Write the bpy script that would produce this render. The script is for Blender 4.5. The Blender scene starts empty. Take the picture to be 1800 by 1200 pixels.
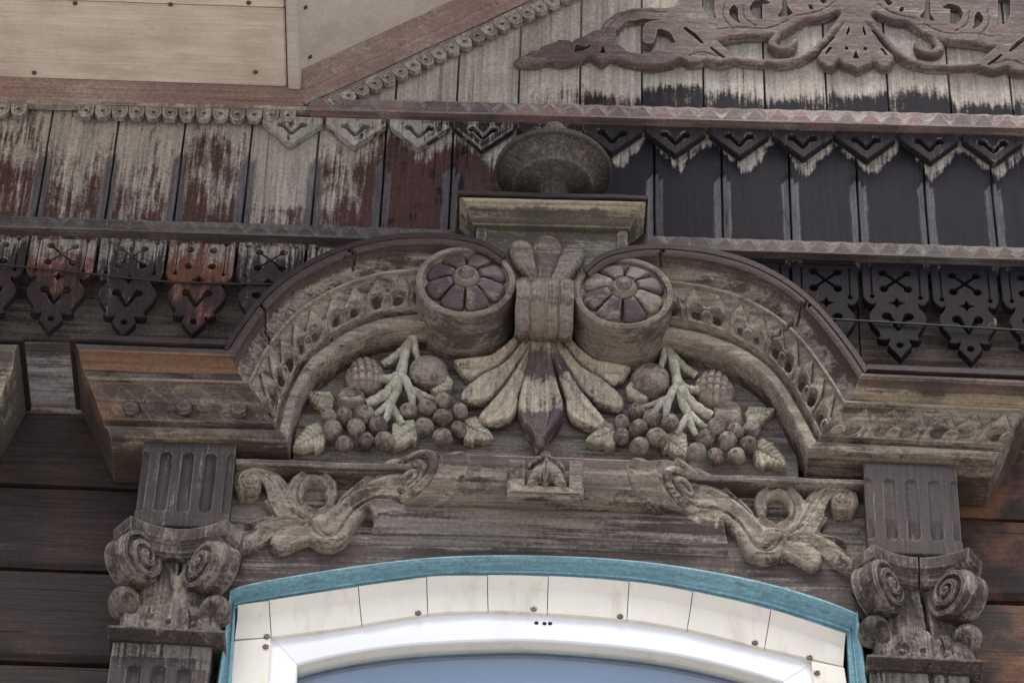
import bpy, bmesh, math, random
import numpy as np
from mathutils import Vector, Matrix

random.seed(7)
rng = np.random.default_rng(7)
scene = bpy.context.scene
COL = scene.collection

# ------------------------------------------------------------------ camera
F_PX = 6230.0                       # focal length in photo pixels (1800 wide)
PITCH = math.radians(44.0)
ROLL = math.radians(1.95)
TARGET = Vector((0.0, -0.06, 6.0))
DIST = 6.23
_fw = Vector((0, math.cos(PITCH), math.sin(PITCH)))
_u0 = Vector((0, -math.sin(PITCH), math.cos(PITCH)))
_r0 = Vector((1, 0, 0))
CR = (_r0 * math.cos(ROLL) + _u0 * math.sin(ROLL)).normalized()
CU = (_u0 * math.cos(ROLL) - _r0 * math.sin(ROLL)).normalized()
CAM = TARGET - _fw * DIST
cam_data = bpy.data.cameras.new("camera")
cam_data.sensor_width = 36.0
cam_data.lens = F_PX / 1800.0 * 36.0
cam_data.clip_start = 0.1
cam_data.clip_end = 2000.0
cam = bpy.data.objects.new("camera", cam_data)
COL.objects.link(cam)
cam.matrix_world = Matrix(((CR.x, CU.x, -_fw.x, CAM.x), (CR.y, CU.y, -_fw.y, CAM.y),
                           (CR.z, CU.z, -_fw.z, CAM.z), (0, 0, 0, 1)))
scene.camera = cam

# ------------------------------------------------------------------ light
SUN_EL, SUN_AZ = math.radians(64), math.radians(-22)   # azimuth from straight in front of the facade
world = bpy.data.worlds.new("World")
scene.world = world
world.use_nodes = True
wn = world.node_tree
wn.nodes.clear()
sky = wn.nodes.new("ShaderNodeTexSky")
sky.sky_type = 'NISHITA'
sky.sun_disc = False
sky.sun_elevation = SUN_EL
sky.sun_rotation = math.pi + SUN_AZ
sky.air_density = 1.0
sky.dust_density = 3.0
sky.ozone_density = 1.0
bg = wn.nodes.new("ShaderNodeBackground")
bg.inputs[1].default_value = 0.095
wo = wn.nodes.new("ShaderNodeOutputWorld")
wn.links.new(sky.outputs[0], bg.inputs[0])
wn.links.new(bg.outputs[0], wo.inputs[0])
sd = bpy.data.lights.new("sun", 'SUN')
sd.energy = 1.5
sd.angle = math.radians(24)
sd.color = (1.0, 0.94, 0.86)
sun = bpy.data.objects.new("sun", sd)
COL.objects.link(sun)
_sd = Vector((math.sin(SUN_AZ) * math.cos(SUN_EL), -math.cos(SUN_AZ) * math.cos(SUN_EL), math.sin(SUN_EL)))
sun.rotation_euler = _sd.to_track_quat('Z', 'Y').to_euler()
sun.location = _sd * 30
vs = scene.view_settings
vs.view_transform = 'Standard'
vs.look = 'None'
vs.exposure = 1.24
vs.gamma = 1.0
vs.use_curve_mapping = False

# ------------------------------------------------------------------ projection helpers
def P(px, py, d=0.0):
    """point of the photo's pixel on the plane standing d metres in front of the log wall"""
    ray = _fw * F_PX + CR * (px - 900.0) - CU * (py - 600.0)
    t = (-d - CAM.y) / ray.y
    return CAM + ray * t
def PZ(px, py, z):
    ray = _fw * F_PX + CR * (px - 900.0) - CU * (py - 600.0)
    t = (z - CAM.z) / ray.z
    return CAM + ray * t
def proj(p):
    v = Vector(p) - CAM
    k = F_PX / v.dot(_fw)
    return 900 + v.dot(CR) * k, 600 - v.dot(CU) * k
def W(pts, d):
    out = []
    for p in pts:
        q = P(p[0], p[1], d)
        out.append((q.x, q.z))
    return np.array(out)
def mir(pts, s, k=0.036):
    return [(s - p[0], p[1] + k * (s - 2 * p[0])) + tuple(p[2:]) for p in pts]
def smooth(pts, n):
    """Catmull-Rom through the points, resampled to n even stations"""
    p = np.array(pts, float)
    q = np.vstack([2 * p[0] - p[1], p, 2 * p[-1] - p[-2]])
    out = []
    for i in range(1, len(q) - 2):
        a, b, c, d = q[i - 1], q[i], q[i + 1], q[i + 2]
        for t in np.linspace(0, 1, 16, endpoint=False):
            out.append(0.5 * (2 * b + (c - a) * t + (2 * a - 5 * b + 4 * c - d) * t * t + (3 * b - a - 3 * c + d) * t ** 3))
    out.append(p[-1])
    out = np.array(out)
    L = np.concatenate([[0], np.cumsum(np.linalg.norm(np.diff(out[:, :2], axis=0), axis=1))])
    s = np.linspace(0, L[-1], n)
    return np.stack([np.interp(s, L, out[:, k]) for k in range(out.shape[1])], 1)

# ------------------------------------------------------------------ object helpers
LOC = {}
def tag(o, label, cat, group=None, kind=None):
    if label: o['label'] = label
    if cat: o['category'] = cat
    if group: o['group'] = group
    if kind: o['kind'] = kind
    return o
def thing(name, label, cat, loc, group=None):
    o = bpy.data.objects.new(name, None)
    COL.objects.link(o)
    o.location = loc
    o.empty_display_size = 0.05
    LOC[o] = Vector(loc)
    return tag(o, label, cat, group)
def mesh(name, verts, faces, ang=35, attrs=None):
    me = bpy.data.meshes.new(name)
    me.from_pydata([tuple(v) for v in verts], [], [tuple(f) for f in faces])
    if attrs:
        for k, vals in attrs.items():
            a = me.attributes.new(k, 'FLOAT', 'POINT')
            a.data.foreach_set('value', np.array(vals, dtype=np.float32))
    finish(me, ang)
    return me
def finish(me, ang=35, recalc=True):
    if recalc:
        bm = bmesh.new(); bm.from_mesh(me)
        bmesh.ops.recalc_face_normals(bm, faces=bm.faces)
        bm.to_mesh(me); bm.free()
    me.polygons.foreach_set('use_smooth', [True] * len(me.polygons))
    me.set_sharp_from_angle(angle=math.radians(ang))
    me.update()
def part(name, me, mat, parent, loc=None, rot=None, scale=None, label=None):
    """loc None: mesh is in world coordinates; else mesh is local and stands at the world point loc"""
    o = bpy.data.objects.new(name, me)
    COL.objects.link(o)
    base = LOC[parent] if parent else Vector((0, 0, 0))
    if loc is None:
        me.transform(Matrix.Translation(-base))
        LOC[o] = base
    else:
        o.location = Vector(loc) - base
        LOC[o] = Vector(loc)
    if rot is not None: o.rotation_euler = rot
    if scale is not None: o.scale = scale
    if parent: o.parent = parent
    if mat is not None and len(me.materials) == 0: me.materials.append(mat)
    if label: o['label'] = label
    return o
def box_vf(x0, x1, d0, d1, z0, z1):
    v = [(x0, -d0, z0), (x1, -d0, z0), (x1, -d1, z0), (x0, -d1, z0), (x0, -d0, z1), (x1, -d0, z1), (x1, -d1, z1), (x0, -d1, z1)]
    f = [(0, 1, 2, 3), (4, 7, 6, 5), (0, 4, 5, 1), (1, 5, 6, 2), (2, 6, 7, 3), (3, 7, 4, 0)]
    return v, f
def bevel(me, w, seg=2, ang=30):
    bm = bmesh.new(); bm.from_mesh(me)
    bmesh.ops.recalc_face_normals(bm, faces=bm.faces)
    es = [e for e in bm.edges if len(e.link_faces) == 2 and e.calc_face_angle(0) > math.radians(ang)]
    bmesh.ops.bevel(bm, geom=es, offset=w, segments=seg, affect='EDGES', clamp_overlap=True)
    bm.to_mesh(me); bm.free()
    finish(me, 40)
    return me
def boxm(name, x0, x1, d0, d1, z0, z1, bev=0.002):
    v, f = box_vf(x0, x1, d0, d1, z0, z1)
    me = mesh(name, v, f)
    return bevel(me, bev) if bev else me
def slab(name, quad, d0, d1, bev=0.002, dref=None):
    """prism: pixel polygon traced on the plane of its front face d1, back at d0"""
    pts = W(quad, d1 if dref is None else dref)
    return prism(name, pts, d0, d1, bev)
def prism(name, pts, d0, d1, bev=0.002):
    n = len(pts)
    v = [(p[0], -d0, p[1]) for p in pts] + [(p[0], -d1, p[1]) for p in pts]
    f = [tuple(range(n)), tuple(range(2 * n - 1, n - 1, -1))] + [(i, (i + 1) % n, n + (i + 1) % n, n + i) for i in range(n)]
    me = mesh(name, v, f)
    return bevel(me, bev) if bev else me
def cutboard(name, outline, holes, th, bev=0.0015):
    """sawn board: outline and holes in local metres (x, z), front face at y = -th, back at y = 0"""
    cu = bpy.data.curves.new(name, 'CURVE')
    cu.dimensions = '2D'; cu.fill_mode = 'BOTH'
    cu.extrude = th / 2 - bev; cu.bevel_depth = bev; cu.bevel_resolution = 0; cu.offset = -bev
    for ring in [outline] + holes:
        sp = cu.splines.new('POLY')
        sp.points.add(len(ring) - 1)
        for p, q in zip(sp.points, ring): p.co = (q[0], q[1], 0, 1)
        sp.use_cyclic_u = True
    ob = bpy.data.objects.new(name, cu)
    COL.objects.link(ob)
    dg = bpy.context.evaluated_depsgraph_get()
    me = bpy.data.meshes.new_from_object(ob.evaluated_get(dg))
    me.materials.clear()
    bpy.data.objects.remove(ob); bpy.data.curves.remove(cu)
    me.transform(Matrix(((1, 0, 0, 0), (0, 0, -1, -th / 2), (0, 1, 0, 0), (0, 0, 0, 1))))
    me.name = name
    finish(me, 30)
    return me
def circ(x, z, r, n=14, rz=None):
    return [(x + r * math.cos(2 * math.pi * i / n), z + (rz or r) * math.sin(2 * math.pi * i / n)) for i in range(n)]
def lathe_vf(prof, n=40, axis='z'):
    v, f = [], []
    for r, h in prof:
        for i in range(n):
            a = 2 * math.pi * i / n
            v.append((r * math.cos(a), r * math.sin(a), h) if axis == 'z' else (r * math.cos(a), -h, r * math.sin(a)))
    m = len(prof)
    for j in range(m - 1):
        for i in range(n):
            f.append((j * n + i, j * n + (i + 1) % n, (j + 1) * n + (i + 1) % n, (j + 1) * n + i))
    f.append(tuple(range(n))); f.append(tuple(range((m - 1) * n, m * n)))
    return v, f
def tube_vf(pts, n=10):
    """pts: list of (x, y, z, r)"""
    v, f = [], []
    P3 = [Vector(p[:3]) for p in pts]
    for i, p in enumerate(P3):
        t = (P3[min(i + 1, len(P3) - 1)] - P3[max(i - 1, 0)]).normalized()
        a = t.cross(Vector((0, 1, 0.01))).normalized(); b = t.cross(a)
        for k in range(n):
            an = 2 * math.pi * k / n
            v.append(p + (a * math.cos(an) + b * math.sin(an)) * pts[i][3])
    for j in range(len(pts) - 1):
        for k in range(n):
            f.append((j * n + k, j * n + (k + 1) % n, (j + 1) * n + (k + 1) % n, (j + 1) * n + k))
    f.append(tuple(range(n))); f.append(tuple(range((len(pts) - 1) * n, len(pts) * n)))
    return v, f
def loft(name, O, I, d_o, d_i, prof, disp=None, back=None, ns=None, attr=None, caps=True, d_back_out=None, tint=None):
    """surface swept between two pixel lines (outer at depth d_o, inner at d_i); prof: list of (t, d)"""
    ns = ns or len(O)
    O = smooth(O, ns) if len(O) > 2 else np.array([np.array(O[0]) * (1 - t) + np.array(O[1]) * t for t in np.linspace(0, 1, ns)])
    I = smooth(I, ns) if len(I) > 2 else np.array([np.array(I[0]) * (1 - t) + np.array(I[1]) * t for t in np.linspace(0, 1, ns)])
    WO, WI = W(O, d_o), W(I, d_i)
    s = np.concatenate([[0], np.cumsum(np.linalg.norm(np.diff((WO + WI) / 2, axis=0), axis=1))])
    v, wr, tn = [], [], []
    for i in range(ns):
        for t, d in prof:
            q = WO[i] * (1 - t) + WI[i] * t
            dd = d + (disp(s[i], t, s[-1]) if disp else 0)
            v.append((q[0], -dd, q[1]))
            wr.append(attr(s[i], t, s[-1]) if attr else 0.0)
            tn.append(tint(s[i], t, s[-1]) if tint else 0.0)
    m = len(prof)
    f = [(i * m + j, (i + 1) * m + j, (i + 1) * m + j + 1, i * m + j + 1) for i in range(ns - 1) for j in range(m - 1)]
    if back is not None:
        b0 = len(v)
        for i in range(ns):
            v.append((WO[i][0], -back, WO[i][1])); wr.append(0)
            v.append((WI[i][0], -back, WI[i][1])); wr.append(-.3)  # inner underside darkened towards the back, shade put into the colour
        for i in range(ns - 1):
            f.append((i * m, b0 + 2 * i, b0 + 2 * i + 2, (i + 1) * m))
            f.append((i * m + m - 1, (i + 1) * m + m - 1, b0 + 2 * i + 3, b0 + 2 * i + 1))
            f.append((b0 + 2 * i, b0 + 2 * i + 1, b0 + 2 * i + 3, b0 + 2 * i + 2))
        if caps:
            # returns: each profile point runs straight back
            for i in (0, ns - 1):
                c0 = len(v)
                for j in range(m):
                    p = v[i * m + j]; v.append((p[0], -back, p[2])); wr.append(-.3)  # returns coloured darker at the back, standing in for shade
                for j in range(m - 1): f.append((i * m + j, i * m + j + 1, c0 + j + 1, c0 + j))
    tn += [0.0] * (len(v) - len(tn))
    return mesh(name, v, f, 32, {'wear_shade': wr, 'tint': tn})

class Relief:
    """carved relief: a height field over the facade plane with a traced outline, turned into a closed mesh"""
    def __init__(self, box, dref, res=0.002):
        self.d = dref
        c = W([(box[0], box[1]), (box[2], box[1]), (box[0], box[3]), (box[2], box[3])], dref)
        x0, x1 = c[:, 0].min(), c[:, 0].max(); z0, z1 = c[:, 1].min(), c[:, 1].max()
        self.res = res
        self.xs = np.arange(x0, x1 + res, res); self.zs = np.arange(z0, z1 + res, res)
        self.X, self.Z = np.meshgrid(self.xs, self.zs)
        self.S = np.full(self.X.shape, 1.0); self.H = np.full(self.X.shape, -1.0)
    def k(self): return 0.001
    def _seg(self, pts):
        best = np.full(self.X.shape, 1e9); ww = np.ones(self.X.shape); dist = np.full(self.X.shape, 1e9)
        A = W(pts, self.d); r = [p[2] * 0.001 for p in pts]
        for i in range(len(A) - 1):
            a, b = A[i], A[i + 1]; ab = b - a; L = (ab ** 2).sum() + 1e-12
            t = np.clip(((self.X - a[0]) * ab[0] + (self.Z - a[1]) * ab[1]) / L, 0, 1)
            dd = np.hypot(self.X - a[0] - t * ab[0], self.Z - a[1] - t * ab[1])
            w = r[i] * (1 - t) + r[i + 1] * t
            s = dd - w
            m = s < best
            best = np.where(m, s, best); ww = np.where(m, w, ww); dist = np.where(m, dd, dist)
        return best, dist, ww
    def put(self, s, h):
        self.H = np.where(s < self.res * 1.5, np.maximum(self.H, h), self.H)
        self.S = np.minimum(self.S, s)
    def stroke(self, pts, base, dome, kind='round', n=0, bev=0.004):
        if n: pts = smooth(pts, n)
        s, dd, w = self._seg(pts)
        u = np.clip(dd / np.maximum(w, 1e-5), 0, 1)
        if kind == 'round': h = base + dome * np.sqrt(1 - u * u)
        elif kind == 'ridge': h = base + dome * (1 - u)
        elif kind == 'cup': h = base + dome * (1 - np.sqrt(1 - np.clip(u, 0, .98) ** 2)) * 1.2
        else: h = base + dome * np.clip(-s / bev, 0, 1)
        self.put(s, h)
    def polysdf(self, pts):
        A = W(pts, self.d) if not isinstance(pts, np.ndarray) else pts
        n = len(A); dmin = np.full(self.X.shape, 1e9); ins = np.zeros(self.X.shape, bool)
        for i in range(n):
            a, b = A[i], A[(i + 1) % n]; ab = b - a; L = (ab ** 2).sum() + 1e-12
            t = np.clip(((self.X - a[0]) * ab[0] + (self.Z - a[1]) * ab[1]) / L, 0, 1)
            dmin = np.minimum(dmin, np.hypot(self.X - a[0] - t * ab[0], self.Z - a[1] - t * ab[1]))
            c = ((a[1] > self.Z) != (b[1] > self.Z)) & (self.X < (b[0] - a[0]) * (self.Z - a[1]) / (b[1] - a[1] + 1e-12) + a[0])
            ins ^= c
        return np.where(ins, -dmin, dmin)
    def poly(self, pts, base, dome, bev=0.006, n=0, rnd=True):
        if n:
            p = smooth(list(pts) + [pts[0]], n)[:-1]; pts = [tuple(q) for q in p]
        s = self.polysdf(pts)
        u = np.clip(-s / bev, 0, 1)
        self.put(s, base + dome * (np.sqrt(1 - (1 - u) ** 2) if rnd else u))
        return s
    def ell(self, cx, cy, rx, ry, base, dome, rot=0, kind='round'):
        c = W([(cx, cy)], self.d)[0]
        dx, dz = self.X - c[0], self.Z - c[1]
        ca, sa = math.cos(rot), math.sin(rot)
        ax, az = dx * ca + dz * sa, -dx * sa + dz * ca
        q = np.hypot(ax / (rx * .001), az / (ry * .001 * 1.39))
        s = (q - 1) * min(rx, ry * 1.39) * .001
        h = base + dome * np.sqrt(np.clip(1 - q * q, 0, 1)) if kind == 'round' else base + dome * np.clip((1 - q) * 6, 0, 1)
        self.put(s, h)
        return q
    def groove(self, pts, depth, n=0, flat=False):
        if n: pts = smooth(pts, n)
        s, dd, w = self._seg(pts)
        u = np.clip(dd / np.maximum(w, 1e-5), 0, 1)
        self.H = self.H - depth * (np.clip(-s / 0.003, 0, 1) if flat else np.sqrt(1 - u * u))
    def dent(self, cx, cy, rx, ry, depth):
        c = W([(cx, cy)], self.d)[0]
        q = np.hypot((self.X - c[0]) / (rx * .001), (self.Z - c[1]) / (ry * .001 * 1.39))
        self.H = self.H - depth * np.sqrt(np.clip(1 - q * q, 0, 1))
    def hole_ell(self, cx, cy, rx, ry):
        c = W([(cx, cy)], self.d)[0]
        q = np.hypot((self.X - c[0]) / (rx * .001), (self.Z - c[1]) / (ry * .001 * 1.39))
        self.S = np.maximum(self.S, -(q - 1) * min(rx, ry * 1.39) * .001)
    def hole_stroke(self, pts, n=0):
        if n: pts = smooth(pts, n)
        s, _, _ = self._seg(pts); self.S = np.maximum(self.S, -s)
    def hole_poly(self, pts): self.S = np.maximum(self.S, -self.polysdf(pts))
    def blur(self, n=1):
        for _ in range(n):
            H = self.H; pad = np.pad(H, 1, mode='edge')
            nb = [pad[1:-1, :-2], pad[1:-1, 2:], pad[:-2, 1:-1], pad[2:, 1:-1]]
            ok = [(q > -0.5) for q in nb]
            sm = sum(np.where(o, q, H) for o, q in zip(ok, nb)) / 4
            self.H = np.where(H > -0.5, H * .4 + sm * .6, H)
    def rough(self, amp, scale):
        """knife-cut unevenness"""
        a = np.sin(self.X * scale * 1.3 + 2 * np.sin(self.Z * scale * .7)) * np.sin(self.Z * scale * 1.1 + 1.7 * np.sin(self.X * scale * .9))
        b = np.sin(self.X * scale * 3.1 + 1.3 + 2 * np.sin(self.Z * scale * 2.3)) * np.sin(self.Z * scale * 2.7 + 1.1 * np.sin(self.X * scale * 2.1))
        self.H = self.H + amp * (a + .5 * b)
    def mesh(self, name, d0, ang=50, attr=None):
        S, H = self.S, self.H
        nz, nx = S.shape
        cell = (S[:-1, :-1] + S[1:, :-1] + S[:-1, 1:] + S[1:, 1:]) / 4 < 0
        gz, gx = np.gradient(S, self.res)
        idx = -np.ones(S.shape, int)
        use = np.zeros(S.shape, bool)
        use[:-1, :-1] |= cell; use[1:, :-1] |= cell; use[:-1, 1:] |= cell; use[1:, 1:] |= cell
        full = np.zeros(S.shape, int)
        full[:-1, :-1] += cell; full[1:, :-1] += cell; full[:-1, 1:] += cell; full[1:, 1:] += cell
        bnd = use & (full < 4)
        g2 = gx ** 2 + gz ** 2 + 1e-9
        mvx = np.clip(-S * gx / g2, -.8 * self.res, .8 * self.res); mvz = np.clip(-S * gz / g2, -.8 * self.res, .8 * self.res)
        X = np.where(bnd, self.X + mvx, self.X); Z = np.where(bnd, self.Z + mvz, self.Z)
        ii = np.argwhere(use)
        idx[use] = np.arange(len(ii))
        v = [(X[a, b], -(d0 + max(H[a, b], .0005)), Z[a, b]) for a, b in ii]
        f = []
        cs = np.argwhere(cell)
        for a, b in cs: f.append((idx[a, b], idx[a, b + 1], idx[a + 1, b + 1], idx[a + 1, b]))
        from collections import Counter
        edges = {}
        for q in f:
            for i in range(4):
                e = (q[i], q[(i + 1) % 4])
                if (e[1], e[0]) in edges: del edges[(e[1], e[0])]
                else: edges[e] = 1
        low = {}
        for a, b in edges:
            for k in (a, b):
                if k not in low:
                    low[k] = len(v); v.append((v[k][0], -d0, v[k][2]))
            f.append((b, a, low[a], low[b]))
        me = mesh(name, v, f, ang, {'wear_shade': [attr(p) if attr else 0 for p in v]} if attr else None)
        return me
# ------------------------------------------------------------------ materials
class NB:
    def __init__(self, name):
        self.m = bpy.data.materials.new(name); self.m.use_nodes = True
        self.t = self.m.node_tree; self.t.nodes.clear()
        self.out = self.t.nodes.new("ShaderNodeOutputMaterial")
    def n(self, kind, **kw):
        nd = self.t.nodes.new(kind)
        for k, v in kw.items(): setattr(nd, k, v)
        return nd
    def l(self, a, b): self.t.links.new(a, b)
    def val(self, sock, v):
        if hasattr(v, 'is_output'): self.l(v, sock)
        else: sock.default_value = v
    def math(self, op, a, b=0.0, c=0.0, clamp=False):
        nd = self.n("ShaderNodeMath", operation=op, use_clamp=clamp)
        self.val(nd.inputs[0], a); self.val(nd.inputs[1], b); self.val(nd.inputs[2], c)
        return nd.outputs[0]
    def mix(self, f, a, b, mode='MIX'):
        nd = self.n("ShaderNodeMix", data_type='RGBA', blend_type=mode)
        self.val(nd.inputs[0], f)
        for s, v in ((nd.inputs[6], a), (nd.inputs[7], b)):
            if hasattr(v, 'is_output'): self.l(v, s)
            else: s.default_value = (v[0], v[1], v[2], 1)
        return nd.outputs[2]
    def noise(self, vec, scale, detail=4, rough=.55, dist=0.0):
        nd = self.n("ShaderNodeTexNoise")
        self.l(vec, nd.inputs['Vector'])
        nd.inputs['Scale'].default_value = scale; nd.inputs['Detail'].default_value = detail
        nd.inputs['Roughness'].default_value = rough; nd.inputs['Distortion'].default_value = dist
        return nd.outputs['Fac']
    def scale(self, vec, s):
        nd = self.n("ShaderNodeVectorMath", operation='MULTIPLY')
        self.l(vec, nd.inputs[0]); nd.inputs[1].default_value = s
        return nd.outputs[0]
    def step(self, v, lo, hi):
        nd = self.n("ShaderNodeMapRange", interpolation_type='SMOOTHSTEP')
        self.val(nd.inputs[0], v); nd.inputs[1].default_value = lo; nd.inputs[2].default_value = hi
        return nd.outputs[0]
    def attr(self, name):
        return self.n("ShaderNodeAttribute", attribute_name=name).outputs['Fac']

def wood(name, paint, paint2, bare, bare2, grain='x', wear_shade=0.3, edge=0.5, rough=.75, bump=.6, blotch=1.0, fine=.5,
         crack=.5, soft=.18, red=None, extra=None, streak=(9, 34), spec=.25, tint=None, pscale=7.0, gc=.42, pleft=None, k=1.62, pits=.28):
    paint, paint2, bare, bare2 = [tuple(min(.75, q * k) for q in cc) for cc in (paint, paint2, bare, bare2)]
    if tint: tint = tuple(q * k for q in tint)
    b = NB(name)
    geo = b.n("ShaderNodeNewGeometry"); oi = b.n("ShaderNodeObjectInfo")
    off = b.n("ShaderNodeCombineXYZ")
    for i, rk_ in enumerate((13.7, 7.1, 21.3)): b.l(b.math('MULTIPLY', oi.outputs['Random'], rk_), off.inputs[i])
    add = b.n("ShaderNodeVectorMath", operation='ADD')
    b.l(geo.outputs['Position'], add.inputs[0]); b.l(off.outputs[0], add.inputs[1])
    pos = add.outputs[0]
    ax = 'xyz'.index(grain)
    def st(al, ac):
        s = [ac, ac, ac]; s[ax] = al; return b.scale(pos, s)
    wob = b.noise(pos, 5, 2)
    g1 = b.noise(st(6, 190), 1.0, 5, .65, .4)            # fine grain
    g2 = b.noise(st(streak[0], streak[1]), 1.0, 6, .62, .3)   # streaky blotches
    g3 = b.noise(pos, pscale, 6, .62, .3)                    # patches
    g4 = b.noise(pos, 160.0, 3, .6)                      # pits
    g5 = b.noise(st(2.2, 60), 1.0, 4, .55, .8)           # broad growth rings
    m = b.math('ADD', b.math('MULTIPLY', b.math('SUBTRACT', g2, .5), 1.5 * blotch), b.math('MULTIPLY', b.math('SUBTRACT', g1, .5), fine))
    m = b.math('ADD', m, b.math('MULTIPLY', b.math('SUBTRACT', g3, .5), 1.3 * blotch))
    m = b.math('ADD', m, b.math('MULTIPLY', b.math('SUBTRACT', g4, .5), .35))
    m = b.math('ADD', m, b.attr('wear_shade'))
    if edge:
        bv = b.n("ShaderNodeBevel", samples=4); bv.inputs['Radius'].default_value = .0045
        dp = b.n("ShaderNodeVectorMath", operation='DOT_PRODUCT')
        b.l(bv.outputs[0], dp.inputs[0]); b.l(geo.outputs['Normal'], dp.inputs[1])
        ed = b.math('MULTIPLY', b.math('SUBTRACT', 1.0, dp.outputs['Value']), 7.0, clamp=True)
        m = b.math('ADD', m, b.math('MULTIPLY', ed, edge))
    m = b.math('ADD', m, wear_shade)
    if extra: m = b.math('ADD', m, extra(b, geo, pos))
    mask = b.step(m, .5 - soft, .5 + soft)
    pf = b.step(g3, .38, .62)
    if red is not None:
        pf = b.step(b.math('ADD', red(b, geo), b.math('ADD', b.math('MULTIPLY', b.math('SUBTRACT', g3, .5), 1.6), b.math('MULTIPLY', b.math('SUBTRACT', g2, .5), 1.4))), .35, .65)
    pc = b.mix(pf, b.mix(xramp(.25, -.45)(b, geo), paint, tuple(q * k for q in pleft)) if pleft else paint, paint2)
    bc = b.mix(b.step(b.math('ADD', b.math('MULTIPLY', g5, .6), b.math('MULTIPLY', g3, .4)), .36, .62), bare, bare2)
    c = b.mix(mask, pc, bc)
    if tint: c = b.mix(b.math('MULTIPLY', b.step(b.math('ADD', b.attr('tint'), b.math('MULTIPLY', b.math('SUBTRACT', g2, .5), .9)), .3, .7), .9), c, tint)
    # grain darkening and pits
    gd = b.math('ADD', 1.08 - gc, b.math('MULTIPLY', b.step(g1, .3, .62), gc))
    pd = b.math('ADD', 1.05 - pits, b.math('MULTIPLY', b.step(g4, .35, .7), pits))
    cr = b.step(b.noise(st(1.6, 95), 1.0, 3, .5, .6), .33, .30)
    cd = b.math('SUBTRACT', 1.0, b.math('MULTIPLY', cr, crack))
    kk = b.math('MULTIPLY', b.math('MULTIPLY', gd, pd), cd)
    vk = b.n("ShaderNodeVectorMath", operation='SCALE'); b.l(c, vk.inputs[0]); b.l(kk, vk.inputs['Scale'])
    bs = b.n("ShaderNodeBsdfPrincipled")
    b.l(vk.outputs[0], bs.inputs['Base Color'])
    b.l(b.math('ADD', rough, b.math('MULTIPLY', b.math('SUBTRACT', mask, .5), .2), clamp=True), bs.inputs['Roughness'])
    bs.inputs['Specular IOR Level'].default_value = spec
    h = b.math('ADD', b.math('MULTIPLY', g1, .7), b.math('MULTIPLY', mask, -.35))
    h = b.math('ADD', h, b.math('MULTIPLY', cr, -.9 * crack))
    h = b.math('ADD', h, b.math('MULTIPLY', g4, .45))
    bp = b.n("ShaderNodeBump"); bp.inputs['Strength'].default_value = bump; bp.inputs['Distance'].default_value = .0022
    b.l(h, bp.inputs['Height']); b.l(bp.outputs[0], bs.inputs['Normal'])
    b.l(bs.outputs[0], b.out.inputs[0])
    return b.m
def plain(name, col, rough=.5, var=.12, scale=9, spec=.4, metal=0, bump=0, dirt=None):
    b = NB(name)
    geo = b.n("ShaderNodeNewGeometry")
    n1 = b.noise(geo.outputs['Position'], scale, 5, .6)
    c = b.mix(b.step(n1, .3, .7), [x * (1 - var) for x in col], [min(1, x * (1 + var)) for x in col])
    if dirt:
        n2 = b.noise(b.scale(geo.outputs['Position'], (30, 30, 7)), 1.0, 5, .65)
        c = b.mix(b.math('MULTIPLY', b.step(n2, .5, .75), dirt[3]), c, dirt[:3])
    bs = b.n("ShaderNodeBsdfPrincipled")
    b.l(c, bs.inputs['Base Color']); bs.inputs['Roughness'].default_value = rough
    bs.inputs['Specular IOR Level'].default_value = spec; bs.inputs['Metallic'].default_value = metal
    if bump:
        bp = b.n("ShaderNodeBump"); bp.inputs['Strength'].default_value = bump; bp.inputs['Distance'].default_value = .002
        b.l(b.noise(geo.outputs['Position'], 120, 4, .6), bp.inputs['Height']); b.l(bp.outputs[0], bs.inputs['Normal'])
    b.l(bs.outputs[0], b.out.inputs[0])
    return b.m

def xramp(lo, hi):
    def f(b, geo):
        sx = b.n("ShaderNodeSeparateXYZ"); b.l(geo.outputs['Position'], sx.inputs[0])
        return b.step(sx.outputs[0], lo, hi)
    return f
def valance_red(b, geo):
    oi = b.n("ShaderNodeObjectInfo")
    tc = b.n("ShaderNodeTexCoord"); so = b.n("ShaderNodeSeparateXYZ"); b.l(tc.outputs['Object'], so.inputs[0])
    up = b.math('ADD', .35, b.math('MULTIPLY', b.step(so.outputs[2], -.17, -.07), .65))
    return b.math('MULTIPLY', b.math('MULTIPLY', up, xramp(.15, -.6)(b, geo)), b.math('SUBTRACT', b.math('MULTIPLY', oi.outputs['Random'], 1.15), .15))
def valance_wear(b, geo, pos):
    """left boards flaked to bare wood at the top, right boards keep their paint except a strip under the moulding"""
    sx = b.n("ShaderNodeSeparateXYZ"); b.l(geo.outputs['Position'], sx.inputs[0])
    tc = b.n("ShaderNodeTexCoord"); so = b.n("ShaderNodeSeparateXYZ"); b.l(tc.outputs['Object'], so.inputs[0])
    left = b.step(sx.outputs[0], .1, -.35)
    up = b.step(so.outputs[2], -.13, -.01)
    strip = b.step(so.outputs[2], -.022, -.010)
    w = b.math('ADD', b.math('MULTIPLY', b.math('MULTIPLY', left, up), .55), b.math('MULTIPLY', strip, .55))
    return b.math('ADD', w, b.math('MULTIPLY', left, .12))

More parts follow.
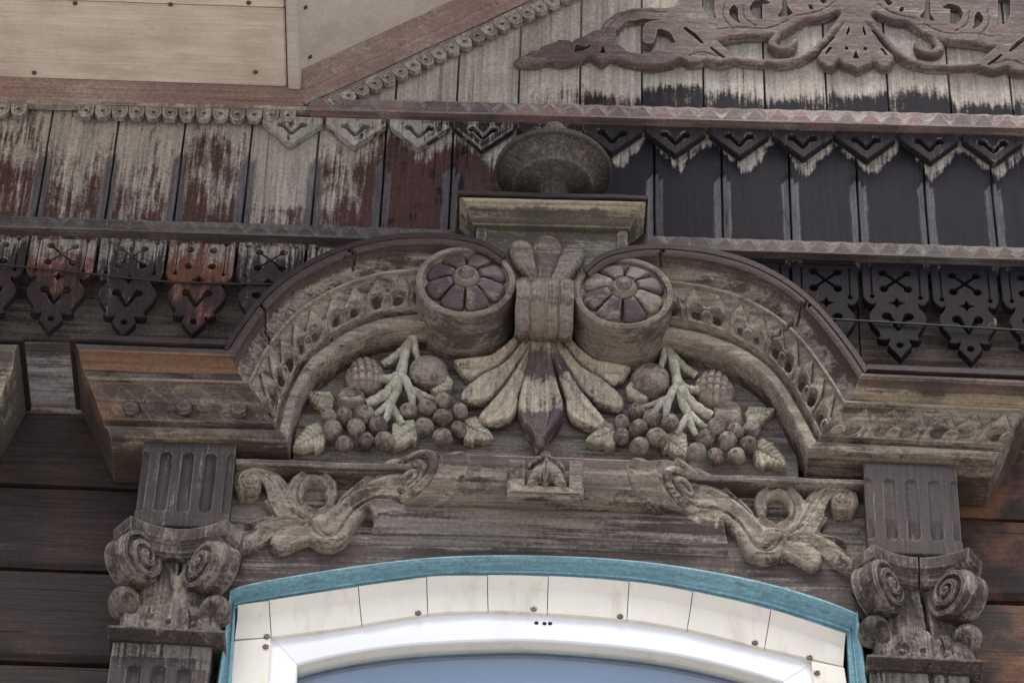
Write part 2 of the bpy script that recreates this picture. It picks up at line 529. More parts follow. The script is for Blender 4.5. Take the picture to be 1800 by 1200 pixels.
PALE = (.36, .325, .28); PALE2 = (.25, .225, .20)
GREY = (.150, .130, .112); GREY2 = (.092, .080, .073)
M = {}
M['log'] = wood('dark_timber', (.024, .018, .017), (.040, .024, .020), (.080, .070, .062), (.050, .042, .038), 'x', .10, .30, .8, .9, crack=.85, gc=.6, streak=(5, 60), k=1.25)
M['log_warm'] = wood('warm_timber', (.026, .019, .017), (.13, .060, .034), (.15, .090, .060), (.07, .048, .038), 'x', .12, .30, .8, .9, crack=.5, streak=(5, 60), k=1.35)
M['log_grey'] = wood('grey_timber', (.058, .047, .043), (.080, .050, .042), (.165, .145, .128), (.105, .09, .08), 'x', .55, .25, .8, .9, crack=.5, streak=(5, 60))
M['plank'] = wood('flaking_plank', (.0125, .0115, .0155), (.062, .033, .030), PALE, PALE2, 'z', .0, .15, .8, .7, red=lambda b, g: b.attr('red'), fine=.9, crack=.35, soft=.26, blotch=.85, streak=(13, 105), pscale=13, spec=.08, tint=(.105, .102, .108), gc=.30, k=1.2)
M['valance'] = wood('flaking_valance', (.0135, .0115, .014), (.105, .046, .032), (.30, .275, .24), (.20, .18, .165), 'z', -.10, .16, .8, .6, red=valance_red, extra=valance_wear, fine=.9, crack=.3, soft=.24, streak=(11, 80), pscale=12, spec=.08, gc=.3, pleft=(.034,.024,.025), k=1.25)
M['pend'] = wood('flaking_pendant', (.022, .019, .022), (.085, .050, .046), (.31, .29, .255), (.22, .205, .185), 'z', -.02, .40, .8, .5, red=xramp(.1, -.5), extra=lambda b, g, p: b.math('MULTIPLY', xramp(.2, -.42)(b, g), .75), fine=.8, crack=.3, soft=.14, pscale=14, spec=.08, k=1.35)
M['zig'] = wood('faded_moulding', (.085, .068, .066), (.15, .096, .085), (.20, .182, .168), (.145, .128, .122), 'x', .28, .6, .8, .5, crack=.3, spec=.15)
M['zigd'] = wood('dull_moulding', (.058, .050, .050), (.078, .060, .056), (.145, .135, .125), (.095, .088, .082), 'x', .30, .6, .8, .5, crack=.3, spec=.15, k=1.4)
M['soffit'] = wood('pale_soffit', (.40, .335, .27), (.45, .385, .305), (.54, .485, .40), (.485, .43, .355), 'x', .45, .0, .85, .10, soft=.35, crack=.10, fine=.2, gc=.12, k=1.3, pits=.04)
M['soffit_r'] = wood('greyer_soffit', (.36, .305, .275), (.40, .345, .305), (.46, .41, .36), (.41, .36, .32), 'x', .45, .0, .85, .10, soft=.35, crack=.10, fine=.2, gc=.12, k=1.3, pits=.04)
M['eavemould'] = wood('pinkish_moulding', (.17, .115, .10), (.22, .15, .13), (.30, .255, .22), (.24, .20, .175), 'x', .22, .4, .75, .5, crack=.4, soft=.2, gc=.2, k=1.35)
M['scal'] = wood('grey_trim', (.12, .11, .10), (.16, .142, .125), (.33, .30, .255), (.24, .22, .195), 'z', .45, .4, .8, .5, crack=.2, gc=.2, k=1.35)
M['fret'] = wood('faded_fretwork', (.068, .050, .046), (.092, .063, .057), (.178, .155, .138), (.130, .111, .101), 'x', .26, .6, .8, .5, crack=.3, fine=.9, pscale=14, soft=.18, k=1.45)
M['carve'] = wood('carved_grey', (.036, .027, .0235), (.054, .039, .033), (.205, .174, .138), (.108, .091, .075), 'x', .50, .6, .78, .9, crack=.5, tint=(.042, .028, .026), pscale=11)
M['carve_z'] = wood('carved_grey_upright', (.033, .026, .0245), (.050, .038, .034), (.165, .143, .118), (.098, .084, .072), 'z', .46, .6, .78, .9, crack=.4, pscale=12)
M['carve_lt'] = wood('carved_pale', (.052, .039, .033), (.080, .059, .050), (.245, .210, .165), (.158, .134, .108), 'x', .58, .55, .8, .9, crack=.4, pscale=14, soft=.18, gc=.3)
M['brown'] = wood('cornice_brown', (.036, .028, .024), (.062, .044, .034), (.16, .128, .094), (.094, .078, .062), 'x', .30, .5, .72, .9, crack=.5, tint=(.118, .064, .038), pscale=10)
M['corn_r'] = wood('cornice_grey_brown', (.040, .030, .025), (.074, .050, .039), (.20, .168, .128), (.12, .102, .082), 'x', .40, .55, .74, .9, crack=.4, tint=(.22, .165, .11), pscale=10)
M['cap'] = wood('olive_wood', (.058, .050, .042), (.082, .070, .056), (.27, .235, .165), (.16, .142, .108), 'x', .30, .45, .72, .7, crack=.3, pscale=10)
M['edge'] = wood('dark_edge_board', (.020, .014, .014), (.034, .020, .019), (.08, .066, .06), (.055, .044, .04), 'x', -.02, .35, .7, .5, crack=.2, k=1.1)
M['pil'] = wood('pilaster_wood', (.024, .019, .020), (.036, .027, .026), (.150, .134, .116), (.092, .082, .074), 'z', .16, .55, .75, .9, crack=.5, fine=.9, streak=(9, 60))
M['urn'] = wood('urn_wood', (.026, .023, .022), (.040, .033, .030), (.120, .104, .080), (.078, .067, .054), 'z', .34, .5, .7, .8, crack=.3, streak=(22, 34), pscale=6, blotch=.12)
M['drum'] = wood('drum_wood', (.056, .044, .037), (.078, .059, .049), (.160, .137, .112), (.114, .097, .081), 'x', .56, .45, .78, .6, crack=.35, gc=.25)
M['petal'] = wood('glossy_petal', (.036, .026, .025), (.055, .038, .034), (.20, .168, .125), (.12, .10, .08), 'x', .14, .35, .45, .6, crack=.3, spec=.4, pscale=16, extra=lambda b, g, q: b.math('SUBTRACT', b.math('MULTIPLY', b.n('ShaderNodeObjectInfo').outputs['Random'], .7), .25), k=1.4)
M['leaf7'] = wood('palmette_wood', (.046, .034, .036), (.072, .054, .048), (.30, .258, .195), (.22, .19, .150), 'z', .54, .5, .78, .8, crack=.4, streak=(14, 45), soft=.2, pscale=12, gc=.3)
M['berry'] = wood('berry_wood', (.066, .052, .044), (.092, .068, .058), (.190, .164, .134), (.135, .115, .096), 'y', .50, .35, .72, 1.0, crack=.2, pscale=26, soft=.2, gc=.25)
M['fruit'] = wood('fruit_wood', (.076, .055, .048), (.098, .070, .060), (.225, .192, .160), (.165, .139, .117), 'x', .50, .5, .75, 1.0, crack=.3, pscale=18, soft=.22, gc=.2)
M['stem'] = wood('lichen_stem', (.16, .148, .115), (.19, .178, .135), (.295, .280, .228), (.232, .219, .176), 'z', .5, .4, .9, 1.0, crack=.1, pscale=20, gc=.2, k=1.7)
M['vine'] = wood('lichen_leaf', (.135, .12, .09), (.18, .162, .118), (.315, .295, .228), (.245, .228, .178), 'x', .5, .45, .85, .9, crack=.2, gc=.25, k=1.7)
M['panel'] = wood('tympanum_panel', (.068, .055, .050), (.066, .043, .042), (.155, .139, .122), (.115, .101, .09), 'x', .54, .2, .8, .7, crack=.4)
M['ledge'] = wood('ledge_wood', (.046, .038, .033), (.066, .052, .044), (.20, .176, .145), (.13, .113, .095), 'x', .34, .5, .75, .7, crack=.4)
M['mould'] = wood('ledge_moulding', (.074, .052, .047), (.098, .076, .066), (.27, .238, .182), (.165, .145, .118), 'x', .40, .4, .78, .7, crack=.5, streak=(4, 55), soft=.16)
M['archi'] = wood('architrave_wood', (.046, .034, .031), (.064, .044, .039), (.185, .163, .14), (.125, .109, .096), 'x', .42, .3, .8, .9, crack=.5, streak=(5, 70), fine=.9)
M['teal'] = wood('teal_paint', (.175, .345, .415), (.215, .395, .465), (.06, .072, .066), (.05, .052, .046), 'x', -.14, .24, .5, .5, crack=.3, soft=.12, spec=.4, gc=.32, k=1.0)
M['white'] = plain('white_pvc', (.745, .755, .775), .38, .02, 5, .5, dirt=(.55, .50, .43, .16))
M['cream'] = plain('cream_pvc', (.69, .655, .58), .42, .05, 9, .5, dirt=(.40, .35, .27, .45))
M['gasket'] = plain('black_gasket', (.012, .012, .013), .6, .1)
M['screw'] = plain('screw_head', (.16, .13, .12), .45, .25, 60, .5, .6)
M['hole'] = plain('drilled_hole', (.01, .01, .012), .9, .1)
M['cable'] = plain('black_cable', (.018, .018, .02), .55, .1)
M['nail'] = plain('rusty_nail', (.06, .05, .045), .7, .2)
M['spacer'] = plain('window_spacer', (.10, .13, .19), .5, .15, 40)
M['blind'] = plain('grey_blind', (.30, .37, .50), .8, .10, 2.0)
M['dark'] = plain('dark_room', (.03, .03, .035), .9, .1)
M['dirt'] = plain('bright_paving', (.50, .475, .435), .9, .15, .8, .2)
gb = NB('window_glass')
tr = gb.n("ShaderNodeBsdfTransparent"); tr.inputs[0].default_value = (.86, .90, .92, 1)
gl = gb.n("ShaderNodeBsdfGlossy"); gl.inputs['Roughness'].default_value = .02
fr = gb.n("ShaderNodeFresnel"); fr.inputs[0].default_value = 1.75
mx = gb.n("ShaderNodeMixShader")
gg = gb.n("ShaderNodeNewGeometry")
gb.l(gb.math('MULTIPLY', fr.outputs[0], gb.math('SUBTRACT', 1.0, gg.outputs['Backfacing'])), mx.inputs[0]); gb.l(tr.outputs[0], mx.inputs[1]); gb.l(gl.outputs[0], mx.inputs[2]); gb.l(mx.outputs[0], gb.out.inputs[0])
M['glass'] = gb.m
# ================================================================== SETTING
gm = mesh('ground', [(-400, 400, 0), (400, 400, 0), (400, -400, 0), (-400, -400, 0)], [(3, 2, 1, 0)])
tag(part('ground', gm, M['dirt'], None), 'pale bare paving of the street before the wooden house', 'ground', kind='structure')

# ------------------------------------------------------------------ timber wall
wall = thing('timber_wall', 'dark stained log wall of horizontal timbers behind the window surround', 'wall', (0, 0, 4.4))
zs = [P(100, y, 0).z for y in (445, 590, 722, 848, 993, 1158)]
hz = zs[3] - zs[4]
edges = [zs[0] + .2] + zs + [zs[-1] - hz * (i + 1) for i in range(4)]
mats = ['log_grey', 'log_grey', 'log_grey', 'log', 'log', 'log', 'log', 'log', 'log', 'log']
for i in range(len(edges) - 1):
    z1, z0 = edges[i], edges[i + 1]
    # each timber: flat planed face, chamfered arrises, split in two lengths so the right side can weather differently
    for x0, x1, mt in ((-2.3, .62, mats[i]), (.623, 2.3, 'log_warm' if i > 2 else mats[i])):
        n = 30
        v, f = [], []
        prof = [(0.002, -.035), (.004, -.010), (.014, -.001), (.03, .001), ((z1 - z0) * .5, .003), (z1 - z0 - .03, .001), (z1 - z0 - .013, -.002), (z1 - z0 - .004, -.012), (z1 - z0 - .002, -.035)]
        for k in range(n + 1):
            x = x0 + (x1 - x0) * k / n
            w = .0018 * math.sin(x * 5 + i * 2.1) + .001 * math.sin(x * 17 + i)
            for q, (dz, d) in enumerate(prof):
                v.append((x, -d + .002 - (w if 1 < q < 7 else 0) * .6, z0 + dz + w * (1 if q < 4 else -.7)))
        m = len(prof)
        for k in range(n):
            for q in range(m - 1): f.append((k * m + q, k * m + q + 1, (k + 1) * m + q + 1, (k + 1) * m + q))
        f += [tuple(range(m)), tuple(range(n * m, n * m + m))]
        part('timber', mesh('timber', v, f, 30), M[mt], wall)
part('backing', boxm('backing', -2.3, 2.3, -.30, -.04, 4.4, 9.0, 0), M['dark'], wall)

# ------------------------------------------------------------------ vertical plank frieze
def frz_wear(px, py):
    """weathering seen on the frieze: bare above and under the pendants, painted lower down and to the right"""
    r = np.clip((px - 560) / 420, 0, 1)
    top = 205 + .028 * (px - 560); bot = 385 + .034 * px
    v = np.clip((py - top) / (bot - top), 0, 1)
    jv = math.sin(int((px - 62 + .115 * (py - 380)) // 121) * 2.4)
    left = .80 + .13 * jv - .50 * v + .20 * np.exp(-((px - 500) / 90) ** 2) * (v < .8)
    # distance under the zigzag of the pendants
    ph = ((px - 522) / 111.5) % 1.0
    vy = top + 22 + 58 * (1 - abs(ph - .04 if ph < .54 else ph - 1.04) * 2)
    dist = py - vy + 5 * math.sin(px * .083 + 1) + 3 * math.sin(px * .21)
    right = .66 if dist < -3 else max(-.5, .66 - (dist + 3) / 17.0)
    return left * (1 - r) + right * r - (.25 * (1 - r) if 640 < px < 800 else 0), np.clip(1.25 - (px - 420) / 560, -.3, 1.1)
def gab_wear(px, py):
    if px < 890: return .95, .8
    lim = 143 + .020 * (px - 900) + 4 * math.sin(px * .03) + 9 * math.sin(int((px - 911) // 109) * 1.9 + .5)
    k = np.clip((px - 900) / 180, 0, 1)
    return .95 - np.clip((py - lim) / 26, 0, 1.0) * k * (.85 + .15 * math.sin(px * .055)), np.clip(.9 - (px - 900) / 500, .15, 1)
def plank(name, x0, x1, z0, z1, d0, d1, wf, chz=None, gap=.0015, wob=0.0):
    xs = [x0 + gap, x0 + gap + .001, x0 + .006, x0 + .012] + list(np.linspace(x0 + .022, x1 - .022, 7)) + [x1 - .012, x1 - .006, x1 - gap - .001, x1 - gap]
    nz = 26
    v, f, wr, rd, tn = [], [], [], [], []
    xm = (x0 + x1) / 2
    for j in range(nz + 1):
        z = z0 + (z1 - z0) * j / nz
        for q, x in enumerate(xs):
            e = min(x - x0, x1 - x)
            d = d1 if e > gap + .0008 else d1 - .003
            extra = 0
            if chz is not None and z < chz:
                c = np.clip((chz - z) / .02, 0, 1)
                lim = .0125 * math.sqrt(1 - (1 - c) ** 2)
                if e < lim: d -= (lim - e) * .85; extra = .5
            d += wob * math.sin((x - xm) * 40) * .0015
            px, py = proj((x, -d1, z))
            w, r = wf(px, py)
            v.append((x, -d, z)); wr.append(w); rd.append(r); tn.append(.62 if extra else 0)
    m = len(xs)
    for j in range(nz):
        for q in range(m - 1): f.append((j * m + q, j * m + q + 1, (j + 1) * m + q + 1, (j + 1) * m + q))
    b = len(v)
    for (x, z) in ((xs[0], z0), (xs[-1], z0), (xs[-1], z1), (xs[0], z1)): v.append((x, -d0, z)); wr.append(0); rd.append(.5); tn.append(0)
    f.append((b, b + 3, b + 2, b + 1))
    f.append(tuple(j * m for j in range(nz + 1)) + (b + 3, b))
    f.append(tuple(j * m + m - 1 for j in range(nz, -1, -1)) + (b + 1, b + 2))
    f.append(tuple(range(m)) + (b + 1, b)); f.append(tuple(range(nz * m + m - 1, nz * m - 1, -1)) + (b + 3, b + 2))
    return mesh(name, v, f, 25, {'wear_shade': wr, 'red': rd, 'tint': tn})
D_FR = .068
frz = thing('plank_frieze', 'band of upright chamfered planks, flaking white and red at left, dark painted at right', 'cladding', (0, -.05, P(900, 400, D_FR).z))
joints = []
for k in range(-2, 17):
    bx = 62 + 121.0 * k; by = 385 + .034 * bx - 8
    joints.append(P(bx, by, D_FR))
for a, b in zip(joints[:-1], joints[1:]):
    px, _ = proj(a)
    zt = P(px, 190 + .026 * (px - 560) if px > 500 else 182, D_FR).z + .03
    zb = P(px, 408 + .034 * px, D_FR).z - .01
    chz = P(px, (262 if px < 600 else 272) + .025 * px if px < 900 else 268 + .029 * px, D_FR).z
    part('plank', plank('plank', a.x, b.x, zb, zt, .040, D_FR + random.uniform(-.0015, .0015), frz_wear, chz), M['plank'], frz)
gab = thing('gable_cladding', 'pale upright planks of the gable wall above the zigzag moulding', 'cladding', (0, -.05, P(1200, 100, D_FR).z))
gj = [P(x, 183 + .02 * (x - 900), D_FR).x for x in [585, 695, 803, 911, 1019, 1128, 1237, 1345, 1454, 1563, 1672, 1781, 1890, 1999]]
for a, b in zip(gj[:-1], gj[1:]):
    pa = P(900, 212, D_FR).z - (.0 if a > -.3 else -.004)
    px = 960 + a * 1000
    zb = P(px, 200 + .026 * (px - 560), D_FR).z
    zt = P(px, -60, D_FR).z
    part('plank', plank('plank', a, b, zb, zt, .040, D_FR + .003 + random.uniform(-.0015, .0015), gab_wear, None, wob=1), M['plank'], gab)

# ------------------------------------------------------------------ faceted mouldings
def zigzag(name, TL, TR, VL, VR, BL, BR, d0, d1, pitch):
    tl, tr, vl, vr, bl, br = [P(p[0], p[1], d1) for p in (TL, TR, VL, VR, BL, BR)]
    n = int(round((tr - tl).length / pitch))
    v, f, wr = [], [], []
    def pt(a, b, u, d, w=0, up=0):
        q = a.lerp(b, u); v.append((q.x, -d, q.z + up)); wr.append(w); return len(v) - 1
    K, V, Mi, Bt, Bi, Tb, Fo, Fi = [], [], [], [], [], [], [], []
    for i in range(n + 1):
        u = i / n; h = .5 / n
        V.append(pt(vl, vr, u, d1)); Mi.append(pt(tl, tr, u, d1 - .013, .38, .012))
        Fo.append(pt(vl, vr, u, d1 + .004)); Bt.append(pt(bl, br, u, d1 + .004)); Bi.append(pt(bl, br, u, d0)); Tb.append(pt(tl, tr, u, d0, .2, .012))
        if i < n: K.append(pt(tl, tr, u + h + random.uniform(-.04, .04) / n, d1))
    def dup(idx, w):
        v.append(v[idx]); wr.append(w); return len(v) - 1
    for i in range(n):
        lw = random.uniform(-.25, -.08); uw = random.uniform(.18, .34)  # facet shading and weathering both in the colour: upper facets paler, lower darker
        f.append((dup(V[i], lw), dup(V[i + 1], lw), dup(K[i], lw)))
        f.append((dup(K[i], uw), dup(V[i + 1], uw), dup(Mi[i + 1], uw))); f.append((dup(V[i], uw), dup(K[i], uw), dup(Mi[i], uw)))
        f += [(Mi[i], K[i], Mi[i + 1], Tb[i + 1], Tb[i])]
        f += [(V[i + 1], V[i], Fo[i], Fo[i + 1]), (Fo[i + 1], Fo[i], Bt[i], Bt[i + 1]), (Bt[i + 1], Bt[i], Bi[i], Bi[i + 1]), (Bi[i], Tb[i], Tb[i + 1], Bi[i + 1])]
    f += [(V[0], Mi[0], Tb[0], Bi[0], Bt[0], Fo[0]), (V[n], Fo[n], Bt[n], Bi[n], Tb[n], Mi[n])]
    me = mesh(name, v, f, 10, {'wear_shade': wr})
    return me
o = part('zigzag_moulding', zigzag('zigzag_moulding', (-60, 377), (1870, 437), (-60, 397), (1870, 459), (-60, 399.5), (1870, 461.5), .045, .082, .0425), M['zigd'], None)
tag(o, 'grey faceted zigzag moulding under the upright planks, above the pierced boards', 'moulding', 'zigzag mouldings')
o = part('zigzag_moulding', zigzag('zigzag_moulding', (545, 172), (1870, 204), (545, 193), (1870, 227), (545, 195.5), (1870, 230), .06, .099, .0425), M['zig'], None)
tag(o, 'pinkish faceted zigzag moulding under the gable planks, above the pointed pendants', 'moulding', 'zigzag mouldings')

# ------------------------------------------------------------------ pointed pendants under the upper moulding
S = .001
def vhole(top, r, dx, depth, w=.0095):
    left = []
    for i in range(13):
        an = math.radians(-75 - 290 * i / 12)
        left.append((-dx + r * math.cos(an), top + r * math.sin(an)))
    # runs clockwise from the lower side, over the top, to the inner side
    inner = (0, depth + w)
    pts = left + [inner] + [(-x, z) for x, z in left[::-1]] + [(0.0025, depth), (-.0025, depth)]
    return pts
pd_w = .0555
pend = cutboard('pendant', [(-pd_w, 0), (pd_w, 0), (pd_w, -.016), (.002, -.073), (-.002, -.073), (-pd_w, -.016)],
                [vhole(-.021, .0078, .020, -.049)], .017, .0018)
pend.materials.append(M['pend'])
pv = thing('pendant_valance', 'row of pointed wooden pendants pierced with paired eyes under the gable moulding', 'valance', (0, -.076, P(1100, 235, .09).z))
for px in (515, 626, 738, 850, 962, 1076, 1187, 1299, 1410, 1521, 1632, 1744, 1855):
    py = 205.5 + .0272 * (px - 560)
    q = P(px, py, .0865)
    part('pendant', pend, None, pv, loc=(q.x, -.0695, q.z), rot=(0, random.uniform(-.01, .01) , 0))

# ------------------------------------------------------------------ pierced boards of the lower valance
k = 1.39 * S
half = [(.0592, 0), (.0592, -70 * k), (.056, -78 * k), (.050, -84 * k), (.043, -85.5 * k), (.0385, -83 * k), (.039, -88 * k), (.044, -94 * k), (.050, -102 * k), (.0515, -109 * k), (.049, -117 * k),
        (.043, -126 * k), (.036, -134 * k), (.033, -140 * k), (.035, -144 * k), (.0385, -145 * k), (.034, -148 * k), (.026, -149 * k), (.017, -147 * k), (.019, -153 * k), (.0215, -158 * k), (.012, -168 * k), (.004, -176 * k), (0, -181 * k)]
outl = half + [(-x, z) for x, z in half[::-1][1:]]
def xhole(cx, cz, ax, az, r, w):
    """four round eyes joined by a sawn X, one opening"""
    pts = []
    for sx, sz in ((1, 1), (-1, 1), (-1, -1), (1, -1)):
        ex, ez = cx + sx * ax, cz + sz * az
        base = math.atan2(-sz * az, -sx * ax)          # towards the middle
        for i in range(11):
            an = base + math.radians(18 + 324 * i / 10)
            pts.append((ex + r * math.cos(an), ez + r * math.sin(an)))
        mid = {(1, 1): (0, w * 1.3), (-1, 1): (-w * 1.3, 0), (-1, -1): (0, -w * 1.3), (1, -1): (w * 1.3, 0)}[(sx, sz)]
        pts.append((cx + mid[0], cz + mid[1]))
    return pts
def slit(x, z0, z1, r=.0042, w=.0008):
    p = []
    for i in range(9):
        an = math.radians(-80 + 340 * i / 8 - 0); p.append((x + r * math.cos(an), z0 + r * math.sin(an)))
    p.append((x - w, z0 - r)); p.append((x - w, z1 + r))
    for i in range(9):
        an = math.radians(100 + 340 * i / 8); p.append((x + r * math.cos(an), z1 + r * math.sin(an)))
    p.append((x + w, z1 + r)); p.append((x + w, z0 - r))
    return p
def star(z, a, b):
    return [(0, z + a), (b, z + b), (a, z), (b, z - b), (0, z - a), (-b, z - b), (-a, z), (-b, z + b)]
common = [slit(.043, -17 * k, -71 * k), slit(-.043, -17 * k, -71 * k), star(-82 * k, .0125, .004), vhole(-106 * k, .0084, .0195, -131 * k, .0068), circ(0, -157 * k, .0062)]
bA = cutboard('pierced_board', outl, common + [xhole(0, -42 * k, .0215, .0205, .0075, .0028)], .018, .0014)
bB = cutboard('pierced_board', outl, common + [circ(sx * .0205, -42 * k + sz * .0205, .0075) for sx in (1, -1) for sz in (1, -1)], .018, .0014)
for b_ in (bA, bB): b_.materials.append(M['valance'])
lv = thing('pierced_valance', 'row of fretsawn hanging boards with crosses and hearts under the lower moulding', 'valance', (0, -.045, P(900, 470, .063).z))
for i in range(-1, 17):
    px = -6 + 121.3 * i; py = 404 + .0335 * px
    q = P(px, py, .066)
    part('pierced_board', bB if i in (0, 3) else bA, None, lv, loc=(q.x, -.048, q.z + .004), rot=(random.uniform(-.012, .03), random.uniform(-.012, .012), 0))
for pts, lab in (([(-80, 459), (60, 471), (180, 484), (290, 495), (400, 499), (492, 500)], 'thin black cable crossing the pierced boards left of the arch'),
                 ([(1455, 561), (1560, 567), (1680, 574), (1880, 586)], 'thin black cable crossing the pierced boards right of the arch')):
    c = [(P(p[0], p[1], .070).x, -.070, P(p[0], p[1], .070).z, .0019) for p in pts]
    v, f = tube_vf([(q[0], -.0705, q[1], .0019) for q in smooth([(a[0], a[2]) for a in c], 40)], 8)
    tag(part('cable', mesh('cable', v, f), M['cable'], None), lab, 'cable', 'cables across the boards')

# ------------------------------------------------------------------ eaves: level soffit, raking soffit, mouldings, scalloped trim
eave = thing('eave_soffit', 'boarded underside of the level eave at upper left with pink moulding and scalloped trim', 'eave', (-.6, -.1, P(250, 140, .118).z))
DM = .120
nail_of = {}
zL = P(0, 132, DM); zR = P(527, 147, DM)
zs_ = (zL.z + zR.z) / 2
xr = PZ(503, 60, zs_).x
for i in range(3):
    d0 = DM - .01 + i * .193; d1 = d0 + .190
    me = boxm('soffit_board', -1.9, xr - .002, d0, d1, zs_ + random.uniform(.0, .004), zs_ + .025, .0025)
    nail_of.setdefault(eave, part('soffit_board', me, M['soffit'], eave))
part('batten', boxm('batten', xr + .001, xr + .024, DM - .01, .70, zs_ - .004, zs_ + .03, .002), M['soffit_r'], eave)
nail = mesh('nail', *lathe_vf([(.0045, -.001), (.0042, .0015), (.0025, .003), (.0005, .0035)], 12), 60); nail.materials.append(M['nail'])
for px, py in ((437, 5), (449, 127), (300, 8), (132, 6), (60, 128)):
    q = PZ(px, py, zs_ + .001)
    part('nail', nail, None, nail_of[eave], loc=(q.x, q.y, zs_ + .0005), rot=(math.pi, 0, 0))
# level moulding: stepped profile hugging the wall under the soffit
def barsweep(name, A, B, prof, d_ref, attr=None):
    """A, B world ends of the lower edge; prof: list of (d, up) section points, up perpendicular to the run in the facade plane"""
    A, B = Vector(A), Vector(B); t = (B - A).normalized(); up = Vector((-t.z, 0, t.x))
    n = max(2, int((B - A).length / .03)); v, f = [], []
    for i in range(n + 1):
        c = A.lerp(B, i / n); w = .0008 * math.sin(i * .9) + .0006 * math.sin(i * 2.3)
        for d, u in prof:
            q = c + up * (u + w); v.append((q.x, -d, q.z))
    m = len(prof)
    for i in range(n):
        for j in range(m): f.append((i * m + j, i * m + (j + 1) % m, (i + 1) * m + (j + 1) % m, (i + 1) * m + j))
    f += [tuple(range(m)), tuple(range(n * m, n * m + m))]
    return mesh(name, v, f, 25)
mp = [(.070, 0), (.090, 0), (.094, .003), (.096, .018), (.100, .0225), (.104, .0235), (.106, .026), (.113, .044), (.121, .050), (.122, .054), (.07, .054)]
A = P(-120, 171, .092); B = P(533, 186, .092)
part('moulding', barsweep('moulding', A, B, mp, .092), M['eavemould'], eave)
# raking side
tr_l = P(546, 178, .092); tr_r = P(925, 3, .092)
rdir = (tr_r - tr_l).normalized(); tr_e = tr_l + rdir * .75
rk = thing('raking_soffit', 'boarded underside of the sloping gable eave with pink moulding and scalloped trim', 'eave', tr_l)
part('moulding', barsweep('moulding', tr_l - rdir * .012, tr_e, mp, .092), M['eavemould'], rk)
rup = Vector((-rdir.z, 0, rdir.x))
base = tr_l + rup * .055
for i in range(3):
    d0 = DM - .01 + i * .20; d1 = d0 + .197
    s0 = -.03 - .0 * i
    v = []
    for u in (0.0, .022):
        for (s, d) in ((s0, d0), (.8, d0), (.8, d1), (s0, d1)):
            q = base + rdir * s + rup * u; v.append((q.x, -d, q.z))
    me = mesh('soffit_board', v, [(0, 1, 2, 3), (4, 7, 6, 5), (0, 4, 5, 1), (1, 5, 6, 2), (2, 6, 7, 3), (3, 7, 4, 0)])
    nail_of.setdefault(rk, part('soffit_board', bevel(me, .002), M['soffit_r'], rk))
for px, py in ((537, 13), (545, 100), (702, 52)):
    ray = (P(px, py, 0) - CAM).normalized()
    tt = (base - CAM).dot(rup) / ray.dot(rup); q = CAM + ray * tt
    part('nail', nail, None, nail_of[rk], loc=q - rup * .0003, rot=(math.pi, math.atan2(rdir.z, rdir.x) * -1, 0))
# scalloped trims
sc = .0312
so = [(-sc * .47, .012), (sc * .47, .012), (sc * .47, -.004), (sc * .40, -.010), (sc * .22, -.0175), (-sc * .22, -.0175), (-sc * .40, -.010), (-sc * .47, -.004)]
scal = cutboard('scallop', so, [circ(0, -.001, .0046, 12)], .013, .0012); scal.materials.append(M['scal'])
A = P(-40, 180.5, .092); B = P(560, 195, .092); n = int((B - A).length / sc)
part('trim_strip', barsweep('trim_strip', A + Vector((0, 0, .003)), P(546, 194, .092) + Vector((0, 0, .003)), [(.076, 0), (.0905, 0), (.0905, .009), (.076, .009)], .09), M['scal'], eave)
for i in range(n):
    q = A.lerp(B, (i + .5) * sc / (B - A).length)
    px, _ = proj(q)
    if 52 < px < 146 or px > 535: continue
    part('scallop', scal, None, eave, loc=(q.x, -.078, q.z - .010), rot=(0, random.uniform(-.02, .02), 0))
A = P(548, 189, .092); ln = .72; n = int(ln / .0297)
A = A + rup * .0
part('trim_strip', barsweep('trim_strip', A + rup * .003, A + rdir * ln + rup * .003, [(.080, 0), (.0905, 0), (.0905, .008), (.080, .008)], .09), M['scal'], rk)
ang = math.atan2(rdir.z, rdir.x)
for i in range(n):
    q = A + rdir * ((i + .5) * .0297) - rup * .010
    part('scallop', scal, None, rk, loc=(q.x, -.0805, q.z), rot=(0, -ang, 0), scale=(.95, 1, 1))

# ------------------------------------------------------------------ fretwork of the gable
R = Relief((895, -40, 1960, 150), .091, .0022)
FB, FD = .012, .005
def fs(pts, n=24): R.stroke(pts, FB, FD, 'flat', n, .004)
def fp(pts): R.poly(pts, FB, FD, .004, 0, False)
lo = [(903, 106), (912, 100), (922, 96), (932, 88), (945, 87), (958, 77), (972, 74), (984, 68), (1000, 69), (1006, 72), (1014, 66), (1030, 60), (1040, 54), (1056, 50), (1064, 36), (1082, 22), (1108, 14), (1140, 11),
      (1172, 13), (1186, 8), (1200, -10), (1240, -40), (1300, -60), (1300, 10), (1262, 46), (1281, 56), (1282, 68), (1262, 70), (1280, 86), (1292, 96), (1288, 107), (1262, 112), (1240, 104), (1234, 110), (1212, 112), (1197, 103),
      (1180, 112), (1150, 116), (1120, 114), (1090, 107), (1075, 100), (1066, 106), (1058, 112), (1048, 104), (1036, 97), (1024, 104), (1004, 109), (980, 110), (962, 104), (950, 109), (936, 110), (922, 109), (908, 111)]
def both(fn, pts):
    fn(pts); fn([(3010 - p[0], p[1] + .026 * (3010 - 2 * p[0])) + tuple(p[2:]) for p in pts])
both(fp, lo)
both(fs, [(1284, 100, 7), (1325, 106, 7.5), (1374, 107, 8), (1410, 100, 7.5), (1440, 80, 7), (1470, 46, 8), (1495, 15, 14), (1500, -30, 16)])
both(fp, [(1250, 40), (1262, 66), (1284, 66), (1321, 63), (1368, 61), (1390, 47), (1412, 34), (1440, 33), (1466, 24), (1482, 14), (1482, -40), (1258, -40)])
